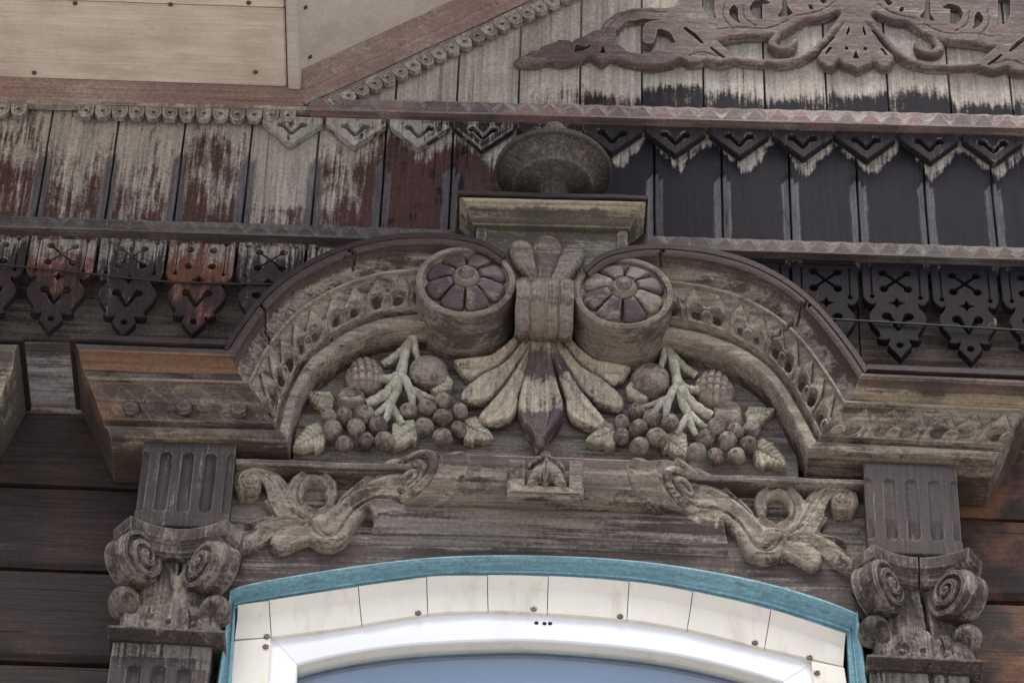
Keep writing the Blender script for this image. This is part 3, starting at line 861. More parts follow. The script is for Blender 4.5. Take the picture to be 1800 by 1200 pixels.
both(fs, [(1256, 40, 9), (1284, 52, 11), (1321, 56, 12), (1366, 52, 12), (1392, 40, 11), (1418, 26, 9), (1450, 16, 8), (1475, -8, 10), (1480, -40, 10)])
both(fs, [(1366, 60, 7), (1358, 76, 9), (1372, 84, 9), (1392, 80, 8), (1398, 70, 6)])
fan = [(1470, 15), (1484, 38), (1462, 70), (1446, 86), (1437, 99), (1440, 108), (1452, 117), (1465, 117), (1475, 106), (1482, 113), (1496, 117), (1508, 124), (1520, 117), (1532, 114), (1536, 107), (1549, 118), (1563, 119), (1573, 106), (1570, 96), (1554, 80), (1540, 62), (1524, 40), (1542, 15), (1540, -40), (1470, -40)]
fp(fan)
def hole(fn, pts): fn(pts); fn([(3010 - p[0], p[1] + .026 * (3010 - 2 * p[0])) + tuple(p[2:]) for p in pts])
hole(R.hole_poly, [(1130, 33), (1100, 38), (1082, 56), (1086, 78), (1104, 92), (1130, 96), (1160, 94), (1184, 82), (1192, 62), (1182, 42), (1160, 34)])
both(fs, [(1196, 74, 9), (1186, 54, 11), (1166, 44, 12), (1146, 46, 13), (1142, 60, 13), (1140, 70, 12)])
both(fs, [(1186, 80, 7), (1172, 90, 7), (1150, 92, 5)])
hole(R.hole_poly, [(1008, 92), (1012, 78), (1030, 82), (1042, 76), (1036, 84), (1026, 90)])
hole(R.hole_poly, [(1054, 94), (1059, 79), (1066, 94)])
hole(R.hole_stroke, [(1205, 50, 4.5), (1220, 62, 5), (1234, 75, 3.5)])
hole(R.hole_stroke, [(1250, 84, 3), (1262, 94, 4), (1272, 101, 3.5)])
hole(R.hole_poly, [(1234, -20), (1256, -20), (1256, 20), (1259, 33), (1240, 28), (1234, 10)])
hole(R.hole_poly, [(1281, 18), (1290, 8), (1297, 16), (1298, 34), (1302, 42), (1290, 36), (1283, 28)])
hole(R.hole_stroke, [(1424, 10, 4), (1426, 15, 4)])
hole(R.hole_poly, [(1317, 14), (1324, 2), (1342, -2), (1354, 4), (1350, 8), (1340, 8), (1340, 34), (1330, 34), (1321, 26)])
hole(R.hole_poly, [(1382, -40), (1384, 10), (1394, 24), (1384, 30), (1366, 30), (1374, 18), (1376, -10), (1374, -40)])
hole(R.hole_poly, [(1460, -30), (1462, -6), (1448, 8), (1440, 2), (1452, -8), (1452, -30)])
hole(R.hole_stroke, [(1300, -24, 4), (1318, -20, 5), (1332, -28, 3)])
for gpts in ([(1262, 52, 1.2), (1300, 48, 1.6), (1350, 50, 1.6), (1385, 36, 1.2)], [(1296, 92, 1), (1330, 98, 1.4), (1374, 99, 1.4), (1412, 90, 1.4), (1440, 68, 1.2)], [(1060, 62, 1.2), (1084, 32, 1.5), (1120, 20, 1.5), (1170, 22, 1.2)], [(1400, 28, 1.2), (1440, 20, 1.5), (1468, 4, 1.2)], [(930, 98, 1.1), (970, 86, 1.3), (1010, 80, 1.2)], [(1208, 100, 1.1), (1232, 92, 1.4), (1262, 100, 1.2)], [(1274, 6, 1.2), (1272, 30, 1.4), (1290, 54, 1.2)], [(1306, 10, 1.2), (1310, 32, 1.4), (1330, 46, 1.2)]):
    hole(lambda q: R.groove(q, .0035, 14), gpts)
hole(R.hole_poly, [(1487, 60), (1493, 42), (1494, 54), (1489, 64)])
R.hole_ell(1488, 85, 4, 4); R.hole_ell(1521, 86, 4, 4)
R.hole_poly([(1499, 103), (1504, 88), (1511, 103)])
hole(R.hole_stroke, [(1452, 94, 2.5), (1460, 84, 3.5)])
hole(R.hole_stroke, [(1377, 68, 3), (1376, 74, 4)])
R.hole_poly([(1588, 62), (1610, 52), (1612, 66), (1602, 76), (1590, 72)])
R.rough(.0007, 60)
o = part('fretwork', R.mesh('fretwork', .0745, 50, lambda q: .34 if -q[1] < .080 else 0), M['fret'], None)
tag(o, 'openwork scroll and palmette fretwork board fixed to the pale gable planks', 'fretwork')
# ================================================================== WINDOW SURROUND
PROF = [(0, .172), (.03, .1765), (.08, .1775), (.115, .175), (.122, .166), (.14, .162), (.165, .155), (.20, .148), (.245, .143), (.285, .140), (.32, .139), (.334, .140), (.340, .151), (.372, .1515), (.379, .143)]
PROF += [(t, .143 - (t - .38) / .40 * .025) for t in np.linspace(.386, .775, 46)]
PROF += [(.783, .110), (.80, .106), (.835, .106), (.842, .116), (.86, .1195), (.92, .1205), (.975, .119), (.99, .117), (1.0, .113)]
def eggs(pitch, off=0.0, amp=1.0, seed=0, cracks=()):
    """pointed leaf pattern with a boss in every other arch, carved on the sloping frieze"""
    r = np.random.default_rng(seed); jit = r.uniform(-.04, .04, 200); wear_ = r.uniform(.6, 1.15, 200)
    def disp(s, t, L):
        h = 0.0
        for c0, slope, t1 in cracks:
            dd = abs(s - c0 - slope * t + .004 * math.sin(t * 40))
            if t < t1 and dd < .0022: h -= .012
        if not (.386 < t < .777): return h
        v = (t - .386) / .391
        U = s / pitch + off; i = int(math.floor(U)); u = U - i + jit[i % 200]
        a = amp * wear_[(i * 3) % 200]
        g = 0.0
        ed = .03 + .46 * (1 - abs(1 - 2 * ((u * 2) % 1.0)))      # peaks over the bosses and between them
        ed = .03 + .46 * (1 - abs(1 - 2 * ((u * 2 + .5) % 1.0))) if abs(u - .5) < .25 else ed * .0 + .05 + .46 * (1 - abs(1 - 2 * ((u * 2 + .5) % 1.0)))
        g += .0085 * min(1, max(0, (v - ed) / .05))
        g -= .0035 * max(0, 1 - abs(v - ed) / .035)
        if v > ed + .05 and v < .5 and abs(u - .5) < .2: g -= .0012 * (math.sin(u * 95) > .2)
        for c in (.28, .72):
            q = ((u - c) / .17) ** 2 + ((v - .70) / .23) ** 2
            if q < 1: g -= .0150 * math.sqrt(1 - q)
        q = math.hypot((u - .5) / .145, (v - .78) / .19)
        if q < 1: g = .0035 + .010 * math.sqrt(1 - q * q) - (.0055 if q < .42 else 0)
        d = abs(abs(u - .5) - (.40 + .05 * v))
        if d < .045 and v > .40: g += .0045 * (1 - d / .045)
        return h + g * a
    return disp
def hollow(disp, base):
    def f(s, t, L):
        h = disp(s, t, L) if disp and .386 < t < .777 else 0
        return base(s, t, L) + (-.55 if h < -.004 else (.16 if h > .0055 else 0))  # kept paint doubles as shade: hollows coloured darker, raised leaves paler
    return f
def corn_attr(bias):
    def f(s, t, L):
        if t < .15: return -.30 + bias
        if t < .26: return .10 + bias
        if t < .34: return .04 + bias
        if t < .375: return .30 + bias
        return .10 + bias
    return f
# ---- left cornice block over the left pilaster
def cornice(label, mat, TL, TR, BL, BR, ns, disp, bias, at, group, rosettes=(), tint=None):
    t = thing('cornice_block', label, 'cornice', at, group)
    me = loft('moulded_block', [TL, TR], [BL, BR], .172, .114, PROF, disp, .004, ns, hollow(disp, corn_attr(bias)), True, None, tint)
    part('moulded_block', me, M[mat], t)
    # thin board laid on top, standing a little proud at front and ends
    a, b = P(TL[0], TL[1], .172), P(TR[0], TR[1], .172)
    me = mesh('top_board', *box_vf(0, 1, .004, .181, 0, 1))
    n0 = [(a.x - .010, a.z + .001), (b.x + (0 if TR[0] < 1750 and TR[0] < 600 and TR[0] > 300 else .008), b.z + .001)]
    if TR[0] > 300 and TR[0] < 600: n0[1] = (b.x - .002, b.z + .001)
    if TL[0] > 1300: n0[0] = (a.x + .004, a.z + .001)
    v = []
    for d in (.004, .181):
        v += [(n0[0][0], -d, n0[0][1]), (n0[1][0], -d, n0[1][1]), (n0[1][0], -d, n0[1][1] + .014), (n0[0][0], -d, n0[0][1] + .014)]
    me = mesh('top_board', v, [(0, 1, 2, 3), (7, 6, 5, 4), (0, 4, 5, 1), (1, 5, 6, 2), (2, 6, 7, 3), (3, 7, 4, 0)])
    part('top_board', bevel(me, .0015), M['edge'], t)
    for i, (px, py) in enumerate(rosettes):
        q = P(px, py, .131)
        rm = mesh('rosette', *lathe_vf([(.0135, -.003), (.0135, .0035), (.0115, .0065), (.009, .0045), (.006, .0065), (.003, .0075), (.0003, .0075)], 22, 'y'), 40)
        part('rosette', rm, M[mat], t, loc=(q.x, q.y, q.z), rot=(math.radians(-16), 0, 0))
    return t
worn = eggs(.095, .2, .38, 3)
def tint_l(s, t, L): return (.62 + .3 * math.sin(s * 11)) if .09 < t < .24 else (.30 if t > .8 else (max(.12, .55 - s * 4.5) if t > .38 else .12))
def tint_r(s, t, L): return .62 if .19 < t < .30 else (.2 if t < .19 else .05)
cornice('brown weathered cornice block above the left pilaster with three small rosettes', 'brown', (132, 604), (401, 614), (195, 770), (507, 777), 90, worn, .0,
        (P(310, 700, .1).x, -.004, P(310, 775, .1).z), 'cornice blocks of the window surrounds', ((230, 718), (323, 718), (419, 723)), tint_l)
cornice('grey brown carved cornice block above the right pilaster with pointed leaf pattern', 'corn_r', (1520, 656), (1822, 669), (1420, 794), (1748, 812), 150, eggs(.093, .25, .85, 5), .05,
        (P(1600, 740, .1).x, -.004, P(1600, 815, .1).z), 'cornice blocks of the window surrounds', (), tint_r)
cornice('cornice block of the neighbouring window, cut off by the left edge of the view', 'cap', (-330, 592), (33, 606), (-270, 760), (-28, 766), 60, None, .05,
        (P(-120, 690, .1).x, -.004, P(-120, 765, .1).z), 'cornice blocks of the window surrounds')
# body of the entablature under the blocks: plain recessed box down to the capital
# ---- arched pediment
ped = thing('arched_pediment', 'carved round arched pediment split in two halves over the window', 'pediment', (P(955, 700, .05).x, -.03, P(955, 805, .05).z))
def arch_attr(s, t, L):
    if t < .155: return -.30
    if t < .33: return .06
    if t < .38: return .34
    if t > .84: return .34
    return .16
def arch_tint(s, t, L):
    if t < .12: return .75
    if t < .2: return .45
    if .66 < t < .76: return .42  # row of hollows tinted darker, kept paint deepening their shade
    return .1 if .38 < t < .78 else 0
LO = [(399, 617), (428, 573), (462, 530), (506, 491), (560, 459), (620, 436), (680, 423), (740, 418), (800, 421), (850, 433), (885, 455)]
LI = [(508, 777), (514, 735), (527, 698), (548, 657), (575, 633), (609, 607), (660, 584), (700, 576), (735, 573), (780, 574), (830, 585)]
RO = [(1520, 656), (1497, 621), (1466, 580), (1428, 537), (1378, 497), (1320, 467), (1260, 449), (1200, 440), (1150, 438), (1100, 443), (1060, 456), (1030, 480)]
RI = [(1420, 794), (1398, 750), (1372, 702), (1342, 664), (1297, 632), (1247, 611), (1205, 600), (1172, 594), (1130, 594), (1090, 600)]
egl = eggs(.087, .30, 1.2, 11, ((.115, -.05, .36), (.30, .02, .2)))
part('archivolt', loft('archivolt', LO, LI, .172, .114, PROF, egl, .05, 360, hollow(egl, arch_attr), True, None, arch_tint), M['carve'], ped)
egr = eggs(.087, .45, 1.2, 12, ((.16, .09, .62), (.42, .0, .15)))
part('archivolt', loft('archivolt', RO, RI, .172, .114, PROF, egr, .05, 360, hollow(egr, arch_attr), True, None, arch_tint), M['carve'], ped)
def offs(pts, k, I):
    return [(p[0] + (p[0] - q[0]) * k, p[1] + (p[1] - q[1]) * k) for p, q in zip(smooth(pts, 40), smooth(I, 40))]
for O_, I_ in ((LO, LI), (RO, RI)):
    O2 = smooth(O_, 60); I2 = smooth(I_, 60)
    E = [(a[0] + (a[0] - b[0]) / np.linalg.norm(a - b) * 11, a[1] + (a[1] - b[1]) / np.linalg.norm(a - b) * 9) for a, b in zip(O2, I2)]
    In = [(a[0] - (a[0] - b[0]) / np.linalg.norm(a - b) * 1, a[1] - (a[1] - b[1]) / np.linalg.norm(a - b) * 1) for a, b in zip(O2, I2)]
    part('edge_board', loft('edge_board', E, In, .176, .176, [(0, .1755), (.08, .1785), (.92, .1785), (1, .1755)], None, .052, 80, None), M['edge'], ped)
# tympanum panel: boards behind the fruit
tp = [(495, 812), (500, 740), (520, 670), (575, 600), (660, 560), (760, 545), (955, 545), (1140, 560), (1240, 585), (1330, 640), (1390, 720), (1420, 800), (1425, 850), (955, 835)]
pts = W(tp, .056)
xs_ = pts[:, 0].min(), pts[:, 0].max(); zz_ = sorted([P(955, y, .056).z for y in (540, 655, 765, 840)])
for a, b in zip(zz_[:-1], zz_[1:]):
    part('panel_board', boxm('panel_board', xs_[0] + .02, xs_[1] - .02, .028, .056 + random.uniform(-.001, .001), a + .001, b - .001, .002), M['panel'], ped)
# base ledge of the pediment
a, b = P(416, 803, .098), P(1524, 840, .098)
part('base_ledge', barsweep('base_ledge', (a.x, 0, a.z - .014), (b.x, 0, b.z - .014), [(.03, 0), (.096, 0), (.098, .002), (.098, .010), (.094, .0135), (.03, .0145)], .09), M['ledge'], ped)
# crack lines / nail holes come from the material

# ---- carved drums closing the arch halves
def drum(cx, cy, label, seed):
    c = P(cx, cy, .172)
    t = thing('scroll_drum', label, 'rosette', (c.x, -.056, c.z), 'scroll drums of the pediment')
    r = .0875
    prof = [(r * .985, .050), (r * .995, .10), (r, .160), (r, .168), (r * .985, .1725), (r * .93, .1745), (r * .875, .1735), (r * .86, .170), (r * .855, .166), (r * .60, .1625), (r * .3, .168), (.0004, .170)]
    v, f = lathe_vf(prof, 72, 'y')
    me = mesh('drum', v, f, 30)
    part('drum', me, M['drum'], t, loc=(c.x, 0, c.z))
    n = 8
    # one wedge petal, domed, copied round the hub
    pv_, pf_ = [], []
    na, nr = 11, 11
    for i in range(nr + 1):
        rr = .27 + (.845 - .27) * i / nr
        for j in range(na + 1):
            q = j / na * 2 - 1
            half = math.pi / n * .972 * (1 - .25 * max(0, i / nr - .82) * 5 * abs(q) ** 2)
            a = q * half
            e = min(1, (1 - abs(q)) * 3.0) ; e2 = min(1, (1 - i / nr) * 5, )
            e3 = min(1, i / nr * 6 + .3)
            h = .1635 + .0085 * math.sqrt(max(0, 1 - (1 - e) ** 2)) * math.sqrt(max(0, 1 - (1 - e2) ** 2)) * e3 + .016 * (1 - i / nr)
            bow = r * rr * (1 - .05 * q * q * (i / nr))
            pv_.append((bow * math.sin(a), -h, -bow * math.cos(a)))
    for i in range(nr):
        for j in range(na):
            k = i * (na + 1) + j
            pf_.append((k, k + 1, k + na + 2, k + na + 1))
    rim = [0 * (na + 1) + j for j in range(na + 1)] + [i * (na + 1) + na for i in range(1, nr + 1)] + [nr * (na + 1) + j for j in range(na - 1, -1, -1)] + [i * (na + 1) for i in range(nr - 1, 0, -1)]
    b0 = len(pv_)
    for k in rim: pv_.append((pv_[k][0], -.158, pv_[k][2]))
    for i in range(len(rim)):
        pf_.append((rim[i], rim[(i + 1) % len(rim)], b0 + (i + 1) % len(rim), b0 + i))
    pm = mesh('petal', pv_, pf_, 50); pm.materials.append(M['petal'])
    for i in range(n):
        part('petal', pm, None, t, loc=(c.x, 0, c.z), rot=(0, math.pi / n + 2 * math.pi * i / n + seed, 0))
    hub = mesh('hub', *lathe_vf([(r * .29, .165), (r * .285, .178), (r * .25, .186), (r * .20, .192), (r * .17, .1925), (r * .155, .190), (r * .14, .191), (r * .125, .199), (r * .08, .204), (.0004, .205)], 36, 'y'), 40)
    part('hub', hub, M['drum'], t, loc=(c.x, 0, c.z))
drum(819, 494, 'round carved drum with eight petal rosette left of the central clamp', .0)
drum(1096, 514, 'round carved drum with eight petal rosette right of the central clamp', .05)

# ---- pedestal and urn above the arch
pd = thing('pedestal', 'moulded wooden pedestal block rising between the two arch halves under the urn', 'pedestal', (P(970, 400, .14).x, -.05, P(970, 470, .14).z))
CP = [(0, .196), (.06, .2005), (.16, .203), (.32, .202), (.46, .197), (.58, .188), (.70, .178), (.82, .1695), (.90, .166), (.92, .163), (1, .162)]
part('cap_moulding', loft('cap_moulding', [(808, 349), (1135, 357)], [(832, 394), (1107, 401)], .196, .162, CP, None, .05, 40, lambda s, t, L: .45 if t < .5 else (.0 if t < .8 else -.1)), M['cap'], pd)  # highlight and cove shade put into the colour: upper half paler, bottom darker
a, b = P(808, 349, .196), P(1135, 357, .196)
part('top_board', barsweep('top_board', (a.x - .004, 0, a.z + .001), (b.x + .004, 0, b.z + .001), [(.05, 0), (.204, 0), (.2055, .0015), (.2055, .009), (.204, .0105), (.05, .0105)], .2), M['edge'], pd)
q = W([(838, 380), (1104, 388)], .150)
zb = P(970, 520, .14).z
part('block', prism('block', [(q[0][0], zb), (q[1][0], zb), (q[1][0], q[1][1]), (q[0][0], q[0][1])], .05, .148, .003), M['cap'], pd)
# raised border round the face of the block
for (x0, x1) in ((q[0][0] + .001, q[0][0] + .019), (q[1][0] - .019, q[1][0] - .001)):
    part('stile', boxm('stile', x0, x1, .147, .154, zb, q[0][1] - .018, .0025), M['cap'], pd)
# side boards behind the block
w_ = W([(803, 344), (1139, 352)], .13)
part('back_board', prism('back_board', [(w_[0][0], zb), (w_[1][0], zb), (w_[1][0], w_[1][1] - .02), (w_[0][0], w_[0][1] - .02)], .050, .120, .002), M['edge'], pd)
ax = P(973, 306, .165); cz = a.z + .0115
ut = thing('urn', 'dark turned urn with wide dish and small ball on top of the central pedestal', 'urn', (ax.x, -.165, cz))
UP = [(.030, cz), (.031, cz + .006), (.028, cz + .010), (.025, ax.z - .052), (.026, ax.z - .049), (.030, ax.z - .046), (.046, ax.z - .043), (.062, ax.z - .0385), (.0685, ax.z - .037), (.0715, ax.z - .0345), (.0725, ax.z - .031), (.0705, ax.z - .0285), (.0712, ax.z - .022), (.0735, ax.z - .0145), (.0785, ax.z - .008), (.086, ax.z - .003), (.095, ax.z - .0002), (.102, ax.z + .0003),
      (.1052, ax.z + .0025), (.1056, ax.z + .008), (.103, ax.z + .012), (.098, ax.z + .014), (.085, ax.z + .020), (.060, ax.z + .034), (.040, ax.z + .052), (.024, ax.z + .068), (.016, ax.z + .076)]
def clipback(v): return [(p[0], max(p[1], -10) if p[1] < .087 else .087, p[2]) for p in v]
v, f = lathe_vf([(r, z - ax.z) for r, z in UP], 72)
part('dish', mesh('dish', clipback(v), f, 28, {'wear_shade': [(-.12 if math.hypot(q[0], q[1]) > .099 else .10 if math.hypot(q[0], q[1]) > .069 else .0) for q in v]}), M['urn'], ut, loc=(ax.x, -.165, ax.z))  # painted shading of the dish: rim darker, cove inside it paler
v, f = lathe_vf([(.012, .074), (.0165, .079), (.021, .086), (.0238, .095), (.0245, .103), (.0235, .111), (.019, .119), (.011, .1245), (.001, .126)], 32)
part('ball', mesh('ball', v, f, 60), M['cap'], ut, loc=(ax.x, -.165, ax.z))

# ---- palmette: three lobes, clamp, seven hanging leaves
pal = thing('palmette', 'carved palmette of pale hanging leaves bound by a ribbed clamp between the drums', 'ornament', (P(955, 600, .06).x, -.056, P(955, 790, .06).z))
for c0, pts in enumerate(([(916, 434, 23), (923, 456, 20), (935, 480, 15), (945, 508, 11)], [(962, 430, 26), (960, 456, 22), (957, 482, 16), (955, 510, 12)], [(1006, 443, 23), (996, 465, 20), (980, 488, 15), (967, 510, 11)])):
    R = Relief((880, 395, 1045, 520), .165, .0016)
    R.stroke(pts, .008, .014, 'round', 20)
    cpt = smooth(pts, 20)
    R.groove([(p[0], p[1], p[2] * .5) for p in cpt], .0018)
    for o_ in (-.33, .33): R.groove([(p[0] + o_ * p[2], p[1], 1.3) for p in cpt[4:]], .002)
    part('lobe', R.mesh('lobe', .147 + .003 * (c0 == 1)), M['drum'], pal)
# clamp: half roll with ribs
cl0, cl1 = P(906, 545, .18).x, P(1008, 548, .18).x
cc = P(957, 545, .137)
v, f = [], []
nx_, na = 60, 26
for i in range(nx_ + 1):
    u = i / nx_; x = cl0 + (cl1 - cl0) * u
    rib = .0060 * abs(math.sin(u * math.pi * 4)) ** .7 + (.003 if .46 < u < .54 else 0) + .0006 * math.sin(u * 90)
    for j in range(na + 1):
        an = math.radians(128 - 256 * j / na)
        rr = .0525 + rib
        v.append((x + .001 * math.sin(j), cc.y - rr * .92 * math.cos(an) - 0, cc.z + rr * math.sin(an)))
m_ = na + 1
f = [(i * m_ + j, (i + 1) * m_ + j, (i + 1) * m_ + j + 1, i * m_ + j + 1) for i in range(nx_) for j in range(na)] + [tuple(range(m_)), tuple(range(nx_ * m_, nx_ * m_ + m_))] + [(0, na, nx_ * m_ + na, nx_ * m_)]
part('clamp', mesh('clamp', v, f, 25), M['drum'], pal)
Ls = {0: [(936, 590), (927, 640), (915, 690), (911, 715), (918, 740), (930, 756), (939, 770), (942, 786), (956, 787), (959, 770), (972, 753), (986, 732), (989, 708), (981, 680), (971, 640), (964, 590)],
      1: [(915, 592), (900, 602), (882, 615), (860, 626), (830, 629), (799, 633), (803, 643), (815, 658), (832, 663), (857, 648), (887, 630), (917, 606), (930, 596)],
      2: [(930, 596), (910, 618), (887, 640), (850, 658), (817, 683), (811, 702), (828, 705), (857, 699), (869, 689), (889, 665), (913, 638), (940, 605)],
      3: [(940, 600), (913, 643), (887, 680), (863, 707), (842, 734), (866, 741), (895, 734), (909, 718), (911, 693), (925, 660), (948, 610)]}
def palleaf(pts, mid, d0, hb, dome):
    xs2 = [p[0] for p in pts]; ys2 = [p[1] for p in pts]
    R = Relief((min(xs2) - 6, min(ys2) - 6, max(xs2) + 6, max(ys2) + 6), d0 + hb, .0018)
    s = R.poly(pts, hb, dome, .006, 170)
    R.groove([(q_[0], q_[1], q_[2] * 1.1) for q_ in mid], .0055, 24)
    R.rough(.0006, 70)
    A = W([mid[0][:2], mid[-1][:2]], d0)
    # leaf tips lean outwards, throat dives under the clamp
    L = np.hypot(*(A[1] - A[0])); tt = ((R.X - A[0][0]) * (A[1] - A[0])[0] + (R.Z - A[0][1]) * (A[1] - A[0])[1]) / L ** 2
    R.H = R.H + .016 * np.clip(1 - tt * 1.6, 0, 1) - .004 * np.clip(tt - .6, 0, 1)
    for kx in (-.5, .5):
        R.groove([(p[0] + kx * p[2] * 1.5, p[1], 1.2) for p in smooth(mid, 20)], .0018)
    c_ = len(pts) > 14
    def at(v_):
        q = ((v_[0] - A[0][0]) * (A[1] - A[0])[0] + (v_[2] - A[0][1]) * (A[1] - A[0])[1]) / L ** 2
        if -v_[1] < d0 + .004: return -.25
        if c_: return .12 - .75 * math.exp(-((q - .42) / .15) ** 2) - .5 * min(1, max(0, (q - .86) / .06))
        return .16 if q > .45 else -.10
    return R.mesh('leaf', d0, 60, at)
mids = {0: [(950, 600, 8), (950, 650, 12), (949, 700, 22), (949, 735, 17), (949, 765, 5)], 1: [(928, 604, 5), (890, 625, 8), (850, 642, 10), (815, 643, 9)], 2: [(936, 606, 5), (900, 645, 8), (860, 682, 10), (825, 695, 8)], 3: [(942, 612, 5), (918, 665, 8), (890, 712, 11), (860, 736, 7)]}
for kk in (1, 2, 3):
    part('leaf', palleaf(Ls[kk], mids[kk], .057 + .003 * kk, .019, .006), M['leaf7'], pal)
    part('leaf', palleaf(mir(Ls[kk], 1906), mir(mids[kk], 1906), .057 + .003 * kk, .019, .006), M['leaf7'], pal)
part('leaf', palleaf(Ls[0], mids[0], .060, .030, .008), M['leaf7'], pal)

# ---- fruit clusters
def leafrel(pts, mid, d0):
    xs2 = [p[0] for p in pts]; ys2 = [p[1] for p in pts]
    R = Relief((min(xs2) - 5, min(ys2) - 5, max(xs2) + 5, max(ys2) + 5), d0 + .014, .0015)
    R.poly(pts, .014, .006, .010, 0)
    R.groove(mid, .004, 12)
    A = np.array(mid[0][:2]); B = np.array(mid[-1][:2]); n_ = np.array([-(B - A)[1], (B - A)[0]]); n_ = n_ / (np.linalg.norm(n_) + 1e-6)
    for t in (.15, .3, .45, .6, .75):
        c = A + (B - A) * t
        for sg in (-1, 1):
            e = c + n_ * sg * 22 + (B - A) * .22
            R.groove([(c[0], c[1], 1.6), (e[0], e[1], 1.2)], .0022)
    R.rough(.0005, 120)
    return R.mesh('leaf', d0, 55)
berry = []
for sd_ in range(6):
    rb = np.random.default_rng(40 + sd_); e_ = rb.uniform(.90, 1.10); ph = rb.uniform(0, 6, 6)
    prof = [(.0004, -.012)]
    for a in np.linspace(-.6, 1.28, 17):
        gsc = 1 - .035 * (math.sin(a * 16 + ph[0]) > .55) * (a > .1)
        prof.append((.0163 * math.cos(a) * gsc, .0172 * math.sin(a) * e_ * gsc))
    prof += [(.0040, .0150 * e_), (.0028, .0128 * e_), (.0004, .0118 * e_)]
    v, f = lathe_vf(prof, 22, 'y')
    v = [(p[0] * (1 + .055 * math.sin(p[2] * 170 + ph[1]) + .04 * math.sin(p[1] * 260 + ph[2])), p[1], p[2] * (1 + .055 * math.sin(p[0] * 180 + ph[3]) + .04 * math.sin(p[1] * 230 + ph[4])) * (2 - e_)) for p in v]
    me = mesh('berry', v, f, 40); me.materials.append(M['berry']); berry.append(me)
BL_ = [(719, 719), (751, 713), (780, 701), (808, 719), (778, 730), (746, 746), (806, 751), (778, 766), (576, 728), (606, 730), (640, 724), (625, 748), (665, 744), (585, 752), (605, 776), (644, 772), (676, 771)]
BR_ = [(1118, 720), (1146, 732), (1178, 740), (1093, 739), (1122, 749), (1155, 765), (1093, 764), (1124, 782), (1260, 748), (1241, 767), (1278, 772), (1293, 754), (1321, 754), (1315, 778), (1224, 792), (1258, 798), (1295, 798)]
LV = [([(535, 690), (545, 688), (560, 687), (580, 689), (587, 700), (584, 716), (563, 716), (550, 708)], [(584, 702, 3), (560, 698, 2.5), (540, 692, 1)]),
      ([(514, 788), (518, 774), (528, 762), (537, 754), (536, 750), (548, 747), (556, 743), (568, 748), (574, 768), (569, 783), (554, 793), (551, 785), (532, 790)], [(574, 760, 3), (548, 772, 2.5), (520, 786, 1)]),
      ([(690, 746), (700, 741), (728, 738), (738, 760), (730, 777), (725, 771), (712, 781), (692, 787), (684, 784), (688, 768)], [(734, 752, 3), (712, 765, 2.5), (692, 782, 1)]),
      ([(818, 737), (836, 732), (850, 742), (848, 748), (860, 757), (868, 770), (850, 775), (835, 771), (831, 778), (816, 774), (812, 760)], [(816, 748, 3), (840, 760, 2.5), (864, 770, 1)]),
      ([(752, 678), (768, 662), (788, 659), (797, 671), (793, 684), (779, 688), (762, 690)], [(758, 684, 2.5), (776, 675, 2), (792, 668, 1)])]
ST = [[(729, 578, 7), (714, 606, 9), (709, 630, 9), (703, 655, 10), (692, 688, 9), (682, 706, 9)], [(703, 653, 8), (716, 668, 8), (724, 690, 7), (725, 708, 6)], [(720, 676, 6), (738, 690, 6), (748, 704, 5)],
      [(728, 680, 5), (748, 688, 5), (768, 693, 4)], [(704, 652, 8), (688, 658, 8), (668, 657, 9)], [(700, 660, 9), (682, 682, 10), (660, 695, 10), (644, 700, 9)], [(716, 602, 7), (694, 620, 8), (672, 631, 7)],
      [(727, 582, 6), (729, 604, 7), (736, 624, 5)], [(684, 704, 7), (664, 718, 6), (646, 724, 5)], [(684, 704, 7), (682, 720, 7), (672, 736, 5)], [(684, 704, 7), (698, 722, 7), (708, 736, 6)]]
